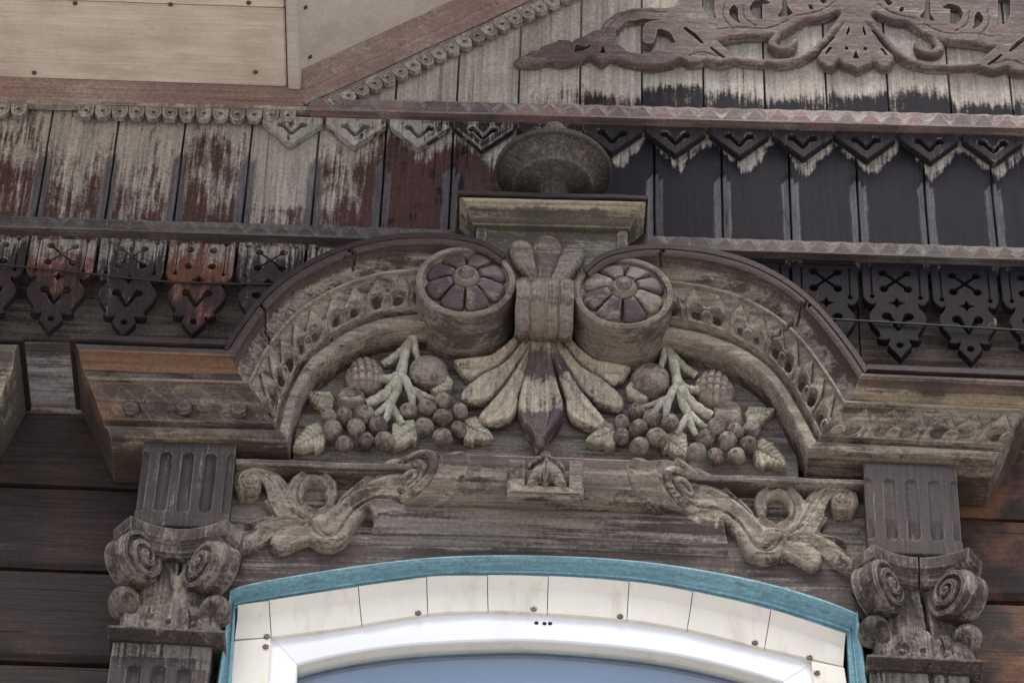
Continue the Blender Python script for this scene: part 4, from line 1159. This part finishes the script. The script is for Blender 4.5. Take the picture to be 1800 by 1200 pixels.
def cluster(label, bl, tf, at):
    t = thing('fruit_cluster', label, 'carving', at, 'carved fruit clusters of the tympanum')
    for i, (px, py) in enumerate(bl):
        d = .078 + .006 * ((i * 7) % 3)
        q = P(px, py + 4, d)
        s = random.uniform(.90, 1.08)
        part('berry', berry[(i * 5 + len(label)) % 6], None, t, loc=(q.x, q.y, q.z), rot=(random.uniform(.15, .55), random.uniform(0, 6), random.uniform(-.3, .3)), scale=(s, s, s))
    for pts, mid in LV: part('leaf', leafrel(tf(pts), tf(mid), .058), M['vine'], t)
    for br in ST:
        b_ = tf(br); n_ = len(b_)
        pts = smooth([(P(p[0], p[1], .092).x, P(p[0], p[1], .092).z, p[2] * .00098) for p in b_], 14)
        ph = random.uniform(0, 6)
        v, f = tube_vf([(p[0], -(.086 - .008 * (i / 13)), p[1], p[2] * (1 + .09 * math.sin(i * 1.9 + ph))) for i, p in enumerate(pts)], 10)
        part('stem', mesh('stem', v, f, 60), M['stem'], t)
    c = tf([(753, 647)])[0]; R = Relief((c[0] - 45, c[1] - 40, c[0] + 45, c[1] + 50), .085, .0015)
    R.ell(c[0], c[1], 35, 27, .012, .030); R.ell(c[0] + (10 if tf is idt else -10), c[1] + 16, 11, 9, .014, .026); R.rough(.0008, 70)
    R.dent(c[0] - 4, c[1] - 10, 12, 7, .003)
    part('pomegranate', R.mesh('pomegranate', .057, 60), M['fruit'], t)
    # cone with crossing cuts
    c = tf([(640, 651)])[0]; sg = 1 if tf is idt else -1
    R = Relief((c[0] - 50, c[1] - 45, c[0] + 50, c[1] + 50), .085, .0014)
    R.poly(tf([(604, 656), (612, 640), (626, 627), (650, 625), (668, 635), (676, 652), (672, 668), (655, 679), (632, 680), (612, 672)]), .012, .028, .026, 40)
    for o_ in (-26, -13, 0, 13, 26):
        R.groove(tf([(640 + o_ - 6, 620, 2.2), (640 + o_ + 2, 650, 2.4), (640 + o_ + 4, 684, 2.2)]), .005, 10)
    for o_ in (-15, -3, 9, 21):
        R.groove(tf([(600, 652 + o_ + 6, 2.2), (640, 650 + o_, 2.4), (682, 652 + o_ + 4, 2.2)]), .005, 10)
    part('cone', R.mesh('cone', .057, 60), M['fruit'], t)
    # cut pear
    c = tf([(617, 696)])[0]; R = Relief((c[0] - 40, c[1] - 40, c[0] + 40, c[1] + 40), .085, .0015)
    R.poly(tf([(590, 708), (592, 690), (600, 677), (618, 673), (636, 680), (644, 696), (643, 712), (622, 722), (600, 720)]), .010, .024, .018, 40)
    R.dent(c[0] - 1, c[1] - 8, 21, 13, .020)
    part('cut_pear', R.mesh('cut_pear', .057, 60), M['fruit'], t)
def idt(p): return p
cluster('carved cluster of berries, leaves and fruit hanging in the left half of the arch', BL_, idt, (P(690, 700, .06).x, -.056, P(690, 790, .06).z))
cluster('carved cluster of berries, leaves and fruit hanging in the right half of the arch', BR_, lambda p: mir(p, 1897), (P(1210, 720, .06).x, -.056, P(1210, 810, .06).z))

# ================================================================== architrave under the pediment
arc = thing('architrave', 'weathered board over the window with roll moulding cut to the arch of the teal trim', 'architrave', (P(955, 940, .05).x, -.03, P(955, 985, .05).z))
TO = [(402, 1047), (420, 1037), (480, 1023), (540, 1012), (620, 999), (700, 989), (800, 981), (900, 978), (1000, 980), (1075, 984), (1145, 991), (1215, 1000), (1300, 1015), (1390, 1037), (1460, 1060), (1512, 1083)]
TO = [(q[0], q[1] + 3 * math.sin(min(1, max(0, (q[0] - 402) / 1110)) * math.pi)) for q in TO]
def archbase(): return smooth(TO, 60)
top_l, top_r = (398, 806), (1530, 846)
bpts = [(-1, 0)]
ab = archbase()
front = W([(p[0], p[1] + 4) for p in ab], .056)
tl, tr_ = W([(395, 800)], .056)[0], W([(1535, 842)], .056)[0]
poly_ = [(tl[0], tl[1])] + [(front[0][0] - .03, front[0][1] - .01)] + [(p[0], p[1]) for p in front] + [(front[-1][0] + .03, front[-1][1] - .01)] + [(tr_[0], tr_[1])]
# two stacked boards: joint at the step below the ledge moulding
zj = lambda x: P(960 + x * 1000, 951 + .034 * (x * 1000), .056).z
n_ = 60
vv, ff = [], []
xsr = np.linspace(tl[0], tr_[0], n_ + 1)
fx = front[:, 0]; fz = front[:, 1]
for rows, nm, dd in (((1, .5), 'upper_board', .053), ((.5, 0), 'lower_board', .0575)):
    v, f, wr_ = [], [], []
    for i, x in enumerate(xsr):
        zt = tl[1] + (tr_[1] - tl[1]) * i / n_
        zbm = float(np.interp(x, fx, fz)) if fx[0] <= x <= fx[-1] else (fz[0] - .01 if x < fx[0] else fz[-1] - .012)
        zm = max(zj(x), zbm + .02) if False else max(zj(x), zbm + .012)
        za, zb2 = (zt, zm + .0006) if rows[0] == 1 else (zm - .0006, zbm)
        for kk in range(9):
            z = za + (zb2 - za) * kk / 8
            v.append((x, -(dd + .0012 * math.sin(x * 9 + kk) * .4), z)); wr_.append((.42 if kk < 2 else .1 if kk < 3 else -.12) if rows[0] != 1 else (.2 if abs(x) > .3 else .1))
        v.append((x, -.02, zb2)); v.append((x, -.02, za)); wr_ += [0, 0]
    m_ = 11
    for i in range(n_):
        for j in range(m_): f.append((i * m_ + j, i * m_ + (j + 1) % m_, (i + 1) * m_ + (j + 1) % m_, (i + 1) * m_ + j))
    f += [tuple(range(m_)), tuple(range(n_ * m_, n_ * m_ + m_))]
    part(nm, mesh(nm, v, f, 25, {'wear_shade': wr_}), M['archi'], arc)
# ledge moulding between the scrolls
LP = [(0, .0555), (.03, .063), (.08, .071), (.16, .078), (.30, .0805), (.42, .0785), (.50, .0745), (.56, .072), (.60, .071), (.78, .0695), (.80, .0685), (.815, .064), (.93, .063), (1.0, .059)]
part('ledge_moulding', loft('ledge_moulding', [(668, 889), (960, 896), (1264, 910)], [(650, 950), (960, 957), (1284, 972)], .06, .068, LP, None, .05, 90, lambda s, t, L: (.36 if t < .30 else (.0 + .22 * math.sin(s * 7)) if t < .6 else .10)), M['archi'], arc)

# ---- parchment roll with oblique scroll ends
roll = thing('scroll_roll', 'horizontal carved roll with spiral ends and a lily plaque under the fruit', 'carving', (P(960, 850, .06).x, -.056, P(960, 895, .06).z))
cL, cR = P(703, 842, .092), P(1222, 860, .092)
rr = .047
def rollpt(u, an, r): # u 0..1 along, an angle from outward
    c = cL.lerp(cR, u)
    return c
v, f = [], []
nx_, na = 110, 36
def prof_r(u):
    r = rr
    for c, w, h in ((.115, .018, .0045), (.885, .018, .0045)):
        if abs(u - c) < w: r += h * math.sqrt(1 - ((u - c) / w) ** 2)
    r += .003 * max(0, (abs(u - .5) - .44) / .06)
    return r
for i in range(nx_ + 1):
    u = i / nx_
    for j in range(na):
        an = 2 * math.pi * j / na
        out = math.cos(an); up = math.sin(an)
        r = prof_r(u)
        d = .092 + r * out * .95
        # ends cut on the slant so that the spirals face outwards to the sides and front
        x0 = cL.x - .012 + 1.05 * (d - .062); x1 = cR.x + .012 - 1.05 * (d - .062)
        z = cL.z + (cR.z - cL.z) * u + r * up
        v.append((x0 + (x1 - x0) * u, -d, z))
for i in range(nx_):
    for j in range(na): f.append((i * na + j, i * na + (j + 1) % na, (i + 1) * na + (j + 1) % na, (i + 1) * na + j))
f += [tuple(range(na)), tuple(range(nx_ * na, nx_ * na + na))]
def roll_attr():
    w = []
    for p in v:
        hh = (p[2] - cL.z - (cR.z - cL.z) * ((p[0] - cL.x) / (cR.x - cL.x))) / rr
        w.append(.30 if hh > .55 else (-.34 if hh > -.05 else .12))
    return w
part('roll', mesh('roll', v, f, 30, {'wear_shade': roll_attr()}), M['carve'], roll)
for sg, c in ((-1, cL), (1, cR)):
    pts = []
    for i in range(64):
        t = i / 63; an = t * 2 * math.pi * 2.6 + 1.2; r_ = rr * (1.0 - .86 * t)
        out, up = math.cos(an) * sg * 1, math.sin(an)
        d = .092 + r_ * out * .95
        x = c.x - sg * (-.012 + 1.05 * (d - .062)) + sg * .004
        pts.append((x, -d, c.z + r_ * up, .0092 - .0050 * t))
    vv, ff = tube_vf(pts, 8)
    part('spiral', mesh('spiral', vv, ff, 60), M['carve_lt'], roll)
# plaque with lily
R = Relief((884, 784, 1032, 892), .146, .0016)
R.poly([(892, 800), (1026, 804), (1026, 872), (892, 868)], .006, .006, .005, 0, False)
R.hole_poly([(922, 800), (1001, 803), (1001, 853), (922, 850)])
R.groove([(900, 861, 2), (1018, 865, 2)], .005); R.rough(.001, 130)
part('plaque_frame', R.mesh('plaque_frame', .130), M['carve'], roll)
R = Relief((912, 782, 1012, 872), .146, .0014)
R.stroke([(960, 816, 12), (950, 826, 14), (938, 842, 10), (929, 849, 3)], .006, .010, 'round', 16)
R.stroke([(962, 816, 12), (972, 826, 14), (984, 843, 10), (992, 850, 3)], .006, .010, 'round', 16)
R.stroke([(961, 815, 9), (960, 832, 11), (958, 850, 4)], .009, .012, 'round', 12)
R.stroke([(960, 800, 11), (961, 808, 5)], .008, .012, 'round', 8)
R.stroke([(975, 806, 8), (985, 814, 5), (990, 820, 3)], .006, .008, 'round', 8)
R.stroke([(945, 804, 8), (936, 811, 5), (930, 816, 3)], .006, .008, 'round', 8)
R.groove([(960, 815, 1.2), (958, 846, 1.2)], .004)
part('lily', R.mesh('lily', .133, 60), M['carve'], roll)

# ---- acanthus scrolls either side of the roll
def acanthus(label, tf, at):
    xs2 = [p[0] for p in tf([(405, 800), (730, 980)])]
    ys2 = [p[1] for p in tf([(405, 795), (730, 985)])]
    R = Relief((min(xs2), min(ys2) - 5, max(xs2), max(ys2) + 5), .082, .0016)
    T = lambda p: tf(p)
    R.poly(T([(512, 884), (540, 902), (580, 896), (604, 866), (628, 846), (660, 820), (690, 803), (706, 808), (716, 880), (700, 902), (672, 898), (650, 884), (630, 888), (612, 910), (600, 926), (578, 934), (548, 922), (522, 902)]), .022, .006, .006, 50)
    R.stroke(T([(440, 853, 17), (441, 851, 17)]), .026, .018, 'round')
    hook = [(424, 860, 6), (420, 848, 9), (427, 834, 12), (444, 827, 14), (464, 830, 15), (482, 846, 17), (494, 870, 20), (508, 896, 20)]
    R.stroke(T(hook), .026, .010, 'ridge', 34)
    R.poly(T([(463, 873), (476, 866), (496, 876), (502, 905), (484, 905), (475, 889)]), .016, .006, .006)
    ring = [(578, 876, 9), (583, 852, 10), (571, 836, 11), (547, 829, 12), (526, 841, 14), (517, 866, 15), (530, 891, 15), (556, 901, 12), (580, 888, 10)]
    R.stroke(T(ring), .022, .008, 'flat', 34, .006)
    R.poly(T([(526, 833), (545, 812), (553, 828), (548, 840)]), .018, .008, .006)
    spine = [(586, 906, 8), (612, 880, 14), (640, 862, 16), (672, 846, 18), (700, 840, 22)]
    R.stroke(T(spine), .026, .012, 'ridge', 24)
    lip = [(546, 921, 13), (556, 938, 13), (575, 947, 13), (594, 940, 13), (608, 921, 12), (622, 900, 11), (640, 886, 9), (656, 890, 6), (661, 904, 4)]
    R.stroke(T(lip), .018, .012, 'round', 34)
    R.ell(*T([(562, 914)])[0][:2], 19, 12, .020, .018)
    lf = [(556, 907, 17), (512, 907, 20), (478, 914, 19), (449, 934, 17), (428, 953, 11), (411, 967, 2)]
    R.stroke(T(lf), .014, .013, 'ridge', 30)
    R.poly(T([(474, 951), (477, 936), (498, 920), (542, 919), (554, 938), (526, 949), (494, 963), (481, 958)]), .016, .008, .008, 30)
    R.stroke(T([(505, 901, 9), (470, 902, 7), (446, 906, 5), (431, 910, 2)]), .012, .008, 'ridge', 12)
    # gouged channels following the curls
    R.groove(T([(q[0], q[1], q[2] * .42) for q in ring]), .007, 34)
    R.groove(T([(q[0] + 5, q[1] + 5, q[2] * .28) for q in hook[4:]]), .006, 26)
    R.groove(T([(q[0] - 2, q[1] - 5, q[2] * .25) for q in lip[:7]]), .006, 26)
    R.groove(T([(600, 880, 2), (632, 852, 4.5), (664, 828, 6), (696, 816, 4)]), .007, 20)
    R.groove(T([(620, 898, 2), (650, 876, 3.5), (686, 872, 5), (708, 880, 3)]), .006, 20)
    # cuts that separate the curls
    R.groove(T([(508, 893, 2), (530, 906, 2.4), (556, 912, 2)]), .006, 12)
    R.groove(T([(612, 847, 1.5), (640, 858, 3), (676, 850, 2)]), .006, 12)
    R.groove(T([(468, 914, 1.6), (505, 908, 2), (545, 918, 1.6)]), .005, 12)
    R.groove(T([(452, 832, 1.5), (474, 842, 2), (488, 868, 2), (500, 890, 1.5)]), .004, 12)
    R.groove(T([(535, 838, 1.4), (524, 856, 2), (526, 878, 2), (546, 892, 1.4)]), .005, 14)
    R.groove(T([(448, 930, 1.4), (470, 924, 2), (500, 926, 1.4)]), .003, 12)
    for o_ in range(5):
        R.groove(T([(490 + o_ * 4, 956 - o_ * 6, 1), (545, 932 - o_ * 3, 1)]), .0022)
    q = T([(437, 849)])[0]
    R.groove(T([(440 + 11 * math.cos(a) * (1 - a / 12), 852 + 9 * math.sin(a) * (1 - a / 12), 1.4) for a in np.linspace(0, 9, 24)]), .004)
    R.hole_ell(*T([(553, 874)])[0][:2], 22, 12)
    R.rough(.0005, 80)
    o = part('acanthus_scroll', R.mesh('acanthus_scroll', .053, 55), M['carve_lt'], None)
    return tag(o, label, 'carving', 'acanthus scrolls beside the roll')
acanthus('curling carved acanthus scroll between the left pilaster and the roll', idt, None)
acanthus('curling carved acanthus scroll between the right pilaster and the roll', lambda p: mir(p, 1920, .031), None)

# ---- pilasters
def disc_vf(r, th, n=40):
    """volute: spiral face at +y-local front"""
    return None
def pilaster(label, dx, dz, mt, cracks, group='pilasters of the window surround'):
    off = Vector((dx, 0, dz))
    loc = Vector((P(313, 1100, .05).x, -.02, P(313, 1200, .05).z)) + off
    t = thing('pilaster', label, 'pilaster', loc, group)
    mv = lambda me: (me.transform(Matrix.Translation(off)), me)[1]
    # fluted upper shaft
    R = Relief((225, 760, 420, 940), .108, .0016)
    x0, x1 = P(243, 850, .108).x, P(408, 850, .108).x
    za, zb = P(325, 766, .108).z, P(320, 925, .108).z
    R.poly(np.array([(x0, za), (x1, za), (x1, zb), (x0, zb)]), .028, .004, .004, 0)
    for k_ in range(5):
        xc = x0 + .003 + (x1 - x0 - .006) * k_ / 4
        zt_, zb_ = P(325, 795, .108).z, P(320, 899, .108).z
        R_ = np.hypot(R.X - xc, np.maximum(0, np.maximum(R.Z - zt_ + .009, zb_ + .009 - R.Z)))
        R.H -= (.0085 if cracks == 0 else .0030 + .0055 * np.clip((zb_ + .045 - R.Z) / .04, 0, 1)) * np.sqrt(np.clip(1 - (R_ / .0098) ** 2, 0, 1))
    part('fluted_shaft', mv(R.mesh('fluted_shaft', .076, 40)), mt, t)
    part('core', mv(boxm('core', x0 + .004, x1 - .004, .0, .0765, P(313, 1112, .09).z, za, .002)), M['pil'], t)
    # concave sided abacus in two steps
    A_ = P(230, 905, .158); zc = A_.z
    xl, xr_ = A_.x, P(397, 911, .158).x
    def tier(ins, z0, z1, curve):
        pts = []
        a0, a1 = xl + ins * .6, xr_ - ins * .6
        pts.append((xl - .030 + ins, .06)); pts.append((xl - .030 + ins, .122 - ins * .4)); 
        for u in ([i / 16 for i in range(17)] if not cracks else [i / 16 for i in range(8)] + [.481, .483, .487, .503, .507, .509] + [i / 16 for i in range(9, 17)]):
            if cracks and .4829 < u < .508: pts.append((a0 + (a1 - a0) * u, .158 - ins - curve - .030 * (.486 < u < .504))); continue
            pts.append((a0 + (a1 - a0) * u, .158 - ins - curve * (1 - (2 * u - 1) ** 2)))
        pts.append((xr_ + .026 - ins, .122 - ins * .4)); pts.append((xr_ + .026 - ins, .06))
        return pts
    levels = [(0, zc - .001), (.0, zc - .004), (.002, zc - .022), (.008, zc - .028), (.012, zc - .029), (.012, zc - .042), (.018, zc - .048)]
    v, f, n_ = [], [], 0
    for ins, z in levels:
        tp_ = tier(ins, 0, 0, .029)
        n_ = len(tp_); v += [(p[0], -p[1], z) for p in tp_]
    for j in range(len(levels) - 1):
        for i in range(n_): f.append((j * n_ + i, j * n_ + (i + 1) % n_, (j + 1) * n_ + (i + 1) % n_, (j + 1) * n_ + i))
    f += [tuple(range(n_)), tuple(range((len(levels) - 1) * n_, len(levels) * n_))]
    part('abacus', mv(mesh('abacus', v, f, 28)), M['carve_z'], t)
    # bell of the capital
    R = Relief((190, 935, 425, 1115), .112, .0017)
    R.poly([(222, 945), (400, 950), (398, 985), (380, 1020), (376, 1060), (388, 1102), (208, 1098), (226, 1058), (232, 1020), (218, 985)], .018, .020, .030, 50)
    R.stroke([(236, 958, 9), (262, 958, 9), (284, 972, 9), (300, 996, 10), (306, 1022, 12)], .026, .016, 'round', 20)
    R.stroke([(388, 968, 9), (362, 966, 9), (336, 980, 9), (320, 1000, 10), (312, 1022, 12)], .026, .016, 'round', 20)
    R.stroke([(308, 1015, 14), (306, 1045, 16), (300, 1075, 22)], .026, .014, 'round', 14)
    R.groove([(318, 955, 1.6), (316, 985, 2), (314, 1000, 1)] if cracks == 0 else [(318, 940, 3.2), (317, 985, 3.2), (316, 1030, 2.6), (315, 1078, 1.4)], .034, 12)
    R.rough(.0008, 60); R.blur(1)
    part('bell', mv(R.mesh('bell', .060, 50)), M['carve_z'], t)
    # lower leaf band with scalloped top
    R = Relief((195, 1025, 410, 1120), .120, .0016)
    R.poly([(207, 1104), (210, 1078), (216, 1066), (236, 1068), (244, 1057), (258, 1052), (272, 1055), (281, 1064), (287, 1052), (301, 1042), (315, 1051), (321, 1064), (333, 1056), (346, 1055), (356, 1062), (370, 1070), (382, 1072), (391, 1108)], .014, .010, .010, 0)
    for cx, cy in ((259, 1083), (338, 1086)):
        R.dent(cx, cy, 13, 10, .006); R.ell(cx, cy + 2, 7, 5, .014, .010)
    R.groove([(263, 1054, 1.2), (261, 1070, 1.6)], .006); R.groove([(328, 1058, 1.4), (334, 1078, 1.6), (332, 1104, 1.2)], .007)
    R.dent(295, 1086, 4.5, 4, .008)
    R.groove([(290, 1060, 1.2), (294, 1100, 1.2)], .002); R.groove([(310, 1060, 1.2), (304, 1100, 1.2)], .002)
    R.rough(.0007, 80)
    part('leaf_band', mv(R.mesh('leaf_band', .088, 50)), M['carve_z'], t)
    # curled leaf tips
    for (cx, cy), sg in (((216, 1038), 1), ((377, 1054), -1)):
        R = Relief((cx - 40, cy - 34, cx + 46, cy + 50), .135, .0015)
        R.stroke([(cx, cy, 26), (cx + 1, cy - 1, 26)], .012, .030, 'round')
        R.stroke([(cx + sg * 16, cy + 6, 14), (cx + sg * 18, cy + 26, 16), (cx + sg * 10, cy + 44, 18)], .006, .016, 'round', 12)
        R.dent(cx + sg * 11, cy + 12, 13, 12, .022)
        R.blur(1)
        part('leaf_curl', mv(R.mesh('leaf_curl', .092, 60)), M['carve_z'], t)
    # corner volutes
    for (cx, cy), sg in (((240, 984), -1), ((368, 996), 1)):
        c = P(cx, cy, .122)
        r0, th = .047, .036
        v, f = [], []
        nr, na = 40, 64
        for i in range(nr + 1):
            rho = 1 - i / nr
            for j in range(na):
                an = 2 * math.pi * j / na
                ph = (an / (2 * math.pi) * sg + 2.2 * (1 - rho) * 1.0) % 1.0
                rid = .0095 * min(1, max(0, .75 + 1.3 * math.cos(an * sg + rho * 2 * math.pi * 2.6)))
                h = th + (rid + .009 * (1 - rho) if rho > .15 else .019 - .03 * rho) - (.004 if rho > .97 else 0)
                v.append((r0 * rho * math.cos(an), -h, r0 * rho * math.sin(an)))
        for i in range(nr):
            for j in range(na): f.append((i * na + j, i * na + (j + 1) % na, (i + 1) * na + (j + 1) % na, (i + 1) * na + j))
        b = len(v)
        for dd in (.75, .35, 0):
            for j in range(na):
                an = 2 * math.pi * j / na; q_ = r0 * (.955 if dd == .35 else 1.0)
                v.append((q_ * math.cos(an), -th * dd, q_ * math.sin(an)))
        prev = 0
        for k_ in range(3):
            for j in range(na): f.append((prev + j, prev + (j + 1) % na, b + k_ * na + (j + 1) % na, b + k_ * na + j))
            prev = b + k_ * na
        f.append(tuple(range(prev, prev + na)))
        me = mesh('volute', v, f, 40)
        # face turned inwards: normal (-sg*.8 ... towards the middle, .6 outwards)
        rot = Matrix.Rotation(math.radians(-sg * 50), 4, 'Z')
        me.transform(rot)
        nv = rot @ Vector((0, -1, 0))
        part('volute', me, M['carve_z'], t, loc=(c.x - nv.x * th * .75 + dx, c.y - nv.y * th * .75, c.z + dz))
    # thin cap slab and lower shaft
    a, b = P(190, 1098, .128), P(396, 1107, .128)
    part('cap_slab', mv(barsweep('cap_slab', (a.x, 0, a.z - .013), (b.x, 0, b.z - .013), [(.02, .004), (.108, 0), (.122, .006), (.128, .009), (.128, .0125), (.02, .0135)], .1)), M['pil'], t)
    q0, q1 = P(200, 1116, .098), P(374, 1124, .098)
    R = Relief((180, 1100, 400, 1420), .098, .003)
    z0_, z1_ = P(285, 1420, .098).z, a.z - .008
    R.poly(np.array([(q0.x, z0_), (q1.x, z0_), (q1.x, z1_), (q0.x, z1_)]), .096, .003, .004, 0)
    for k_ in range(3):
        xc = q0.x + (q1.x - q0.x) * (k_ + 1) / 4
        zt_ = P(285, 1180, .098).z
        R_ = np.hypot(R.X - xc, np.maximum(0, R.Z - zt_))
        R.H -= .008 * np.sqrt(np.clip(1 - (R_ / .011) ** 2, 0, 1))
    tz = a.z
    part('lower_shaft', mv(R.mesh('lower_shaft', .001, 40, lambda p: .45 if p[2] > tz - .040 else (.2 if p[2] > tz - .060 else -.05))), mt, t)
    return t
pilaster('dark fluted wooden pilaster with scroll capital left of the white window', 0, 0, M['pil'], 0)
dv = P(1616, 973, .14) - P(313, 923, .14)
pilaster('dark fluted wooden pilaster with split scroll capital right of the white window', dv.x, dv.z, M['pil'], 1)

# ================================================================== window
tt = thing('teal_trim', 'teal painted moulded wooden trim round the arched window', 'trim', (P(955, 1000, .06).x, -.04, P(955, 1120, .06).z))
TI = [(414, 1066), (440, 1061), (500, 1051), (570, 1040), (640, 1029), (700, 1021), (760, 1013), (850, 1011), (950, 1012), (1050, 1017), (1120, 1023), (1180, 1032), (1240, 1044), (1330, 1064), (1410, 1088), (1489, 1113)]
TP = [(0, .059), (.05, .066), (.10, .069), (.15, .071), (.18, .079), (.23, .0865), (.30, .0905), (.37, .0905), (.43, .0875), (.48, .081), (.52, .0735), (.56, .0690), (.61, .0670), (.66, .0665), (.74, .0695), (.82, .0710), (.88, .0695), (.90, .0645), (1, .0625)]
part('arched_trim', loft('arched_trim', TO, TI, .07, .066, TP, None, .03, 120, lambda s, t, L: .66 if t < .14 else (.40 - (t - .14) * 3.2 if t < .26 else (-.06 if abs(s / L - .5) < .4 else .08))), M['teal'], tt)
part('side_trim', loft('side_trim', [(402, 1044), (374, 1230)], [(414, 1066), (405, 1230)], .07, .066, TP, None, .03, 30, lambda s, t, L: .22 if t < .3 else .05), M['teal'], tt)
part('side_trim', loft('side_trim', [(1512, 1078), (1538, 1260)], [(1489, 1113), (1499, 1260)], .07, .066, TP, None, .03, 30, lambda s, t, L: .22 if t < .3 else .05), M['teal'], tt)

win = thing('arched_window', 'white plastic arched window with cream cover strips and grey blue glass', 'window', (P(955, 1150, .04).x, -.02, P(955, 1240, .04).z))
SO = [(416, 1064), (500, 1051), (600, 1035), (700, 1021), (755, 1013.5), (850, 1011), (950, 1012), (1050, 1017), (1120, 1023.5), (1180, 1032), (1240, 1044), (1330, 1064), (1410, 1088), (1488, 1113)]
SI = [(410, 1123), (478, 1118), (560, 1108), (635, 1097), (752, 1078), (858, 1073), (962, 1077), (1102, 1088), (1208, 1105), (1344, 1138), (1440, 1160), (1484, 1170)]
so_ = smooth(SO, 400); si_ = smooth(SI, 400)
jo = [(418, 412), (473, 477), (630, 636), (750, 752), (857, 858), (964, 962), (1106, 1102), (1218, 1208), (1355, 1344), (1487, 1483)]
for i in range(len(jo) - 1):
    (a0, a1), (b0, b1) = jo[i], jo[i + 1]
    oo = [(x, float(np.interp(x, so_[:, 0], so_[:, 1]))) for x in np.linspace(a0 + .7, b0 - .7, 14)]
    ii = [(x, float(np.interp(x, si_[:, 0], si_[:, 1]))) for x in np.linspace(a1 + .7, b1 - .7, 14)]
    # cover strip: folded lip along the top, slightly lifted ends
    lift = lambda s, t, L: .0008 * math.sin(s / L * 3.1 + 1)
    part('cover_strip', loft('cover_strip', oo, ii, .070, .056, [(0, .0705), (.02, .0715), (.30, .0585), (.33, .0573), (.97, .0562), (1, .0555)], lift, .045, 14), M['cream'], win)
part('cover_strip', slab('cover_strip', [(412, 1125.5), (476, 1120), (470, 1230), (403, 1230)], .045, .056, .001), M['cream'], win)
part('cover_strip', slab('cover_strip', [(1426, 1160), (1484, 1172), (1497, 1260), (1437, 1260)], .045, .056, .001), M['cream'], win)
FI = [(523, 1168), (575, 1155), (640, 1143), (710, 1134), (780, 1129), (850, 1126), (920, 1125), (1000, 1129), (1080, 1136), (1140, 1143), (1200, 1153), (1260, 1166), (1320, 1182), (1375, 1199)]
FO = [(472, 1112), (560, 1102), (635, 1091), (752, 1072), (858, 1068), (962, 1071), (1102, 1082), (1208, 1098), (1344, 1131), (1440, 1156)]
FP = [(0, .048), (.90, .048), (.96, .0475), (1, .045)]
FP2 = [(0, .0473), (.90, .0473), (.96, .0468), (1, .0445)]
frame_ = part('arched_frame', loft('arched_frame', FO, FI, .048, .046, FP, None, .015, 100), M['white'], win)
part('side_frame', loft('side_frame', [(470, 1110), (462, 1230)], [(523, 1168.5), (519, 1230)], .0473, .0455, FP2, None, .015, 6), M['white'], win)
part('side_frame', loft('side_frame', [(1440, 1152), (1447, 1270)], [(1375, 1199.5), (1380, 1270)], .0473, .0455, FP2, None, .015, 6), M['white'], win)
BI = [(p[0] + (2 if p[0] < 560 else (-2 if p[0] > 1340 else 0)), p[1] + 1.5) for p in FI]
part('glazing_bead', loft('glazing_bead', FI, BI, .045, .045, [(0, .0448), (.4, .042), (.8, .034), (1, .032)], None, .012, 100), M['cream'], win)
GI = [(p[0], p[1] + 6) for p in BI]
part('gasket', loft('gasket', BI, GI, .032, .030, [(0, .031), (.5, .0325), (1, .0295)], None, .010, 100), M['gasket'], win)
gp = [(515, 1235), (517, 1160)] + [(p[0], p[1] - 6) for p in FI] + [(1385, 1200), (1388, 1275)]
pts = W(gp, .026)
part('pane', prism('pane', [tuple(p) for p in pts], .020, .026, 0), M['glass'], win)
pts2 = W([(470, 1300), (480, 1100), (960, 1060), (1440, 1130), (1450, 1330)], -.10)
part('blind', prism('blind', [tuple(p) for p in pts2], .0065, .0085, 0), M['blind'], win)
sp1 = [(p[0], p[1] + 9) for p in BI]; sp2 = [(p[0], p[1] + 25) for p in BI]
part('spacer', loft('spacer', sp1, sp2, .0165, .0165, [(0, .0150), (.28, .0150), (.30, .0135), (.55, .0135), (.57, .0150), (1, .0150)], None, .010, 100), M['spacer'], win)
sm = mesh('screw', *lathe_vf([(.0052, -.001), (.0052, .0012), (.0042, .0026), (.002, .003), (.0016, .0014), (.0002, .0014)], 18, 'y'), 40); sm.materials.append(M['screw'])
for px, py in ((469, 1117), (467, 1135), (735, 1076), (938, 1069), (1090, 1082), (1327, 1128), (1423, 1154), (1436, 1181)):
    q = P(px, py, .0575); part('screw', sm, None, frame_, loc=(q.x, -.0565, q.z), rot=(0, random.uniform(0, 3), 0))
hm = mesh('drain_hole', *lathe_vf([(.0036, -.002), (.0036, .0003), (.0031, .0005), (.0002, .0005)], 16, 'y'), 30); hm.materials.append(M['hole'])
for px in (943, 957, 967):
    q = P(px, 1094 + (1 if px > 950 else 0), .0485); part('drain_hole', hm, None, frame_, loc=(q.x, -.0481, q.z))
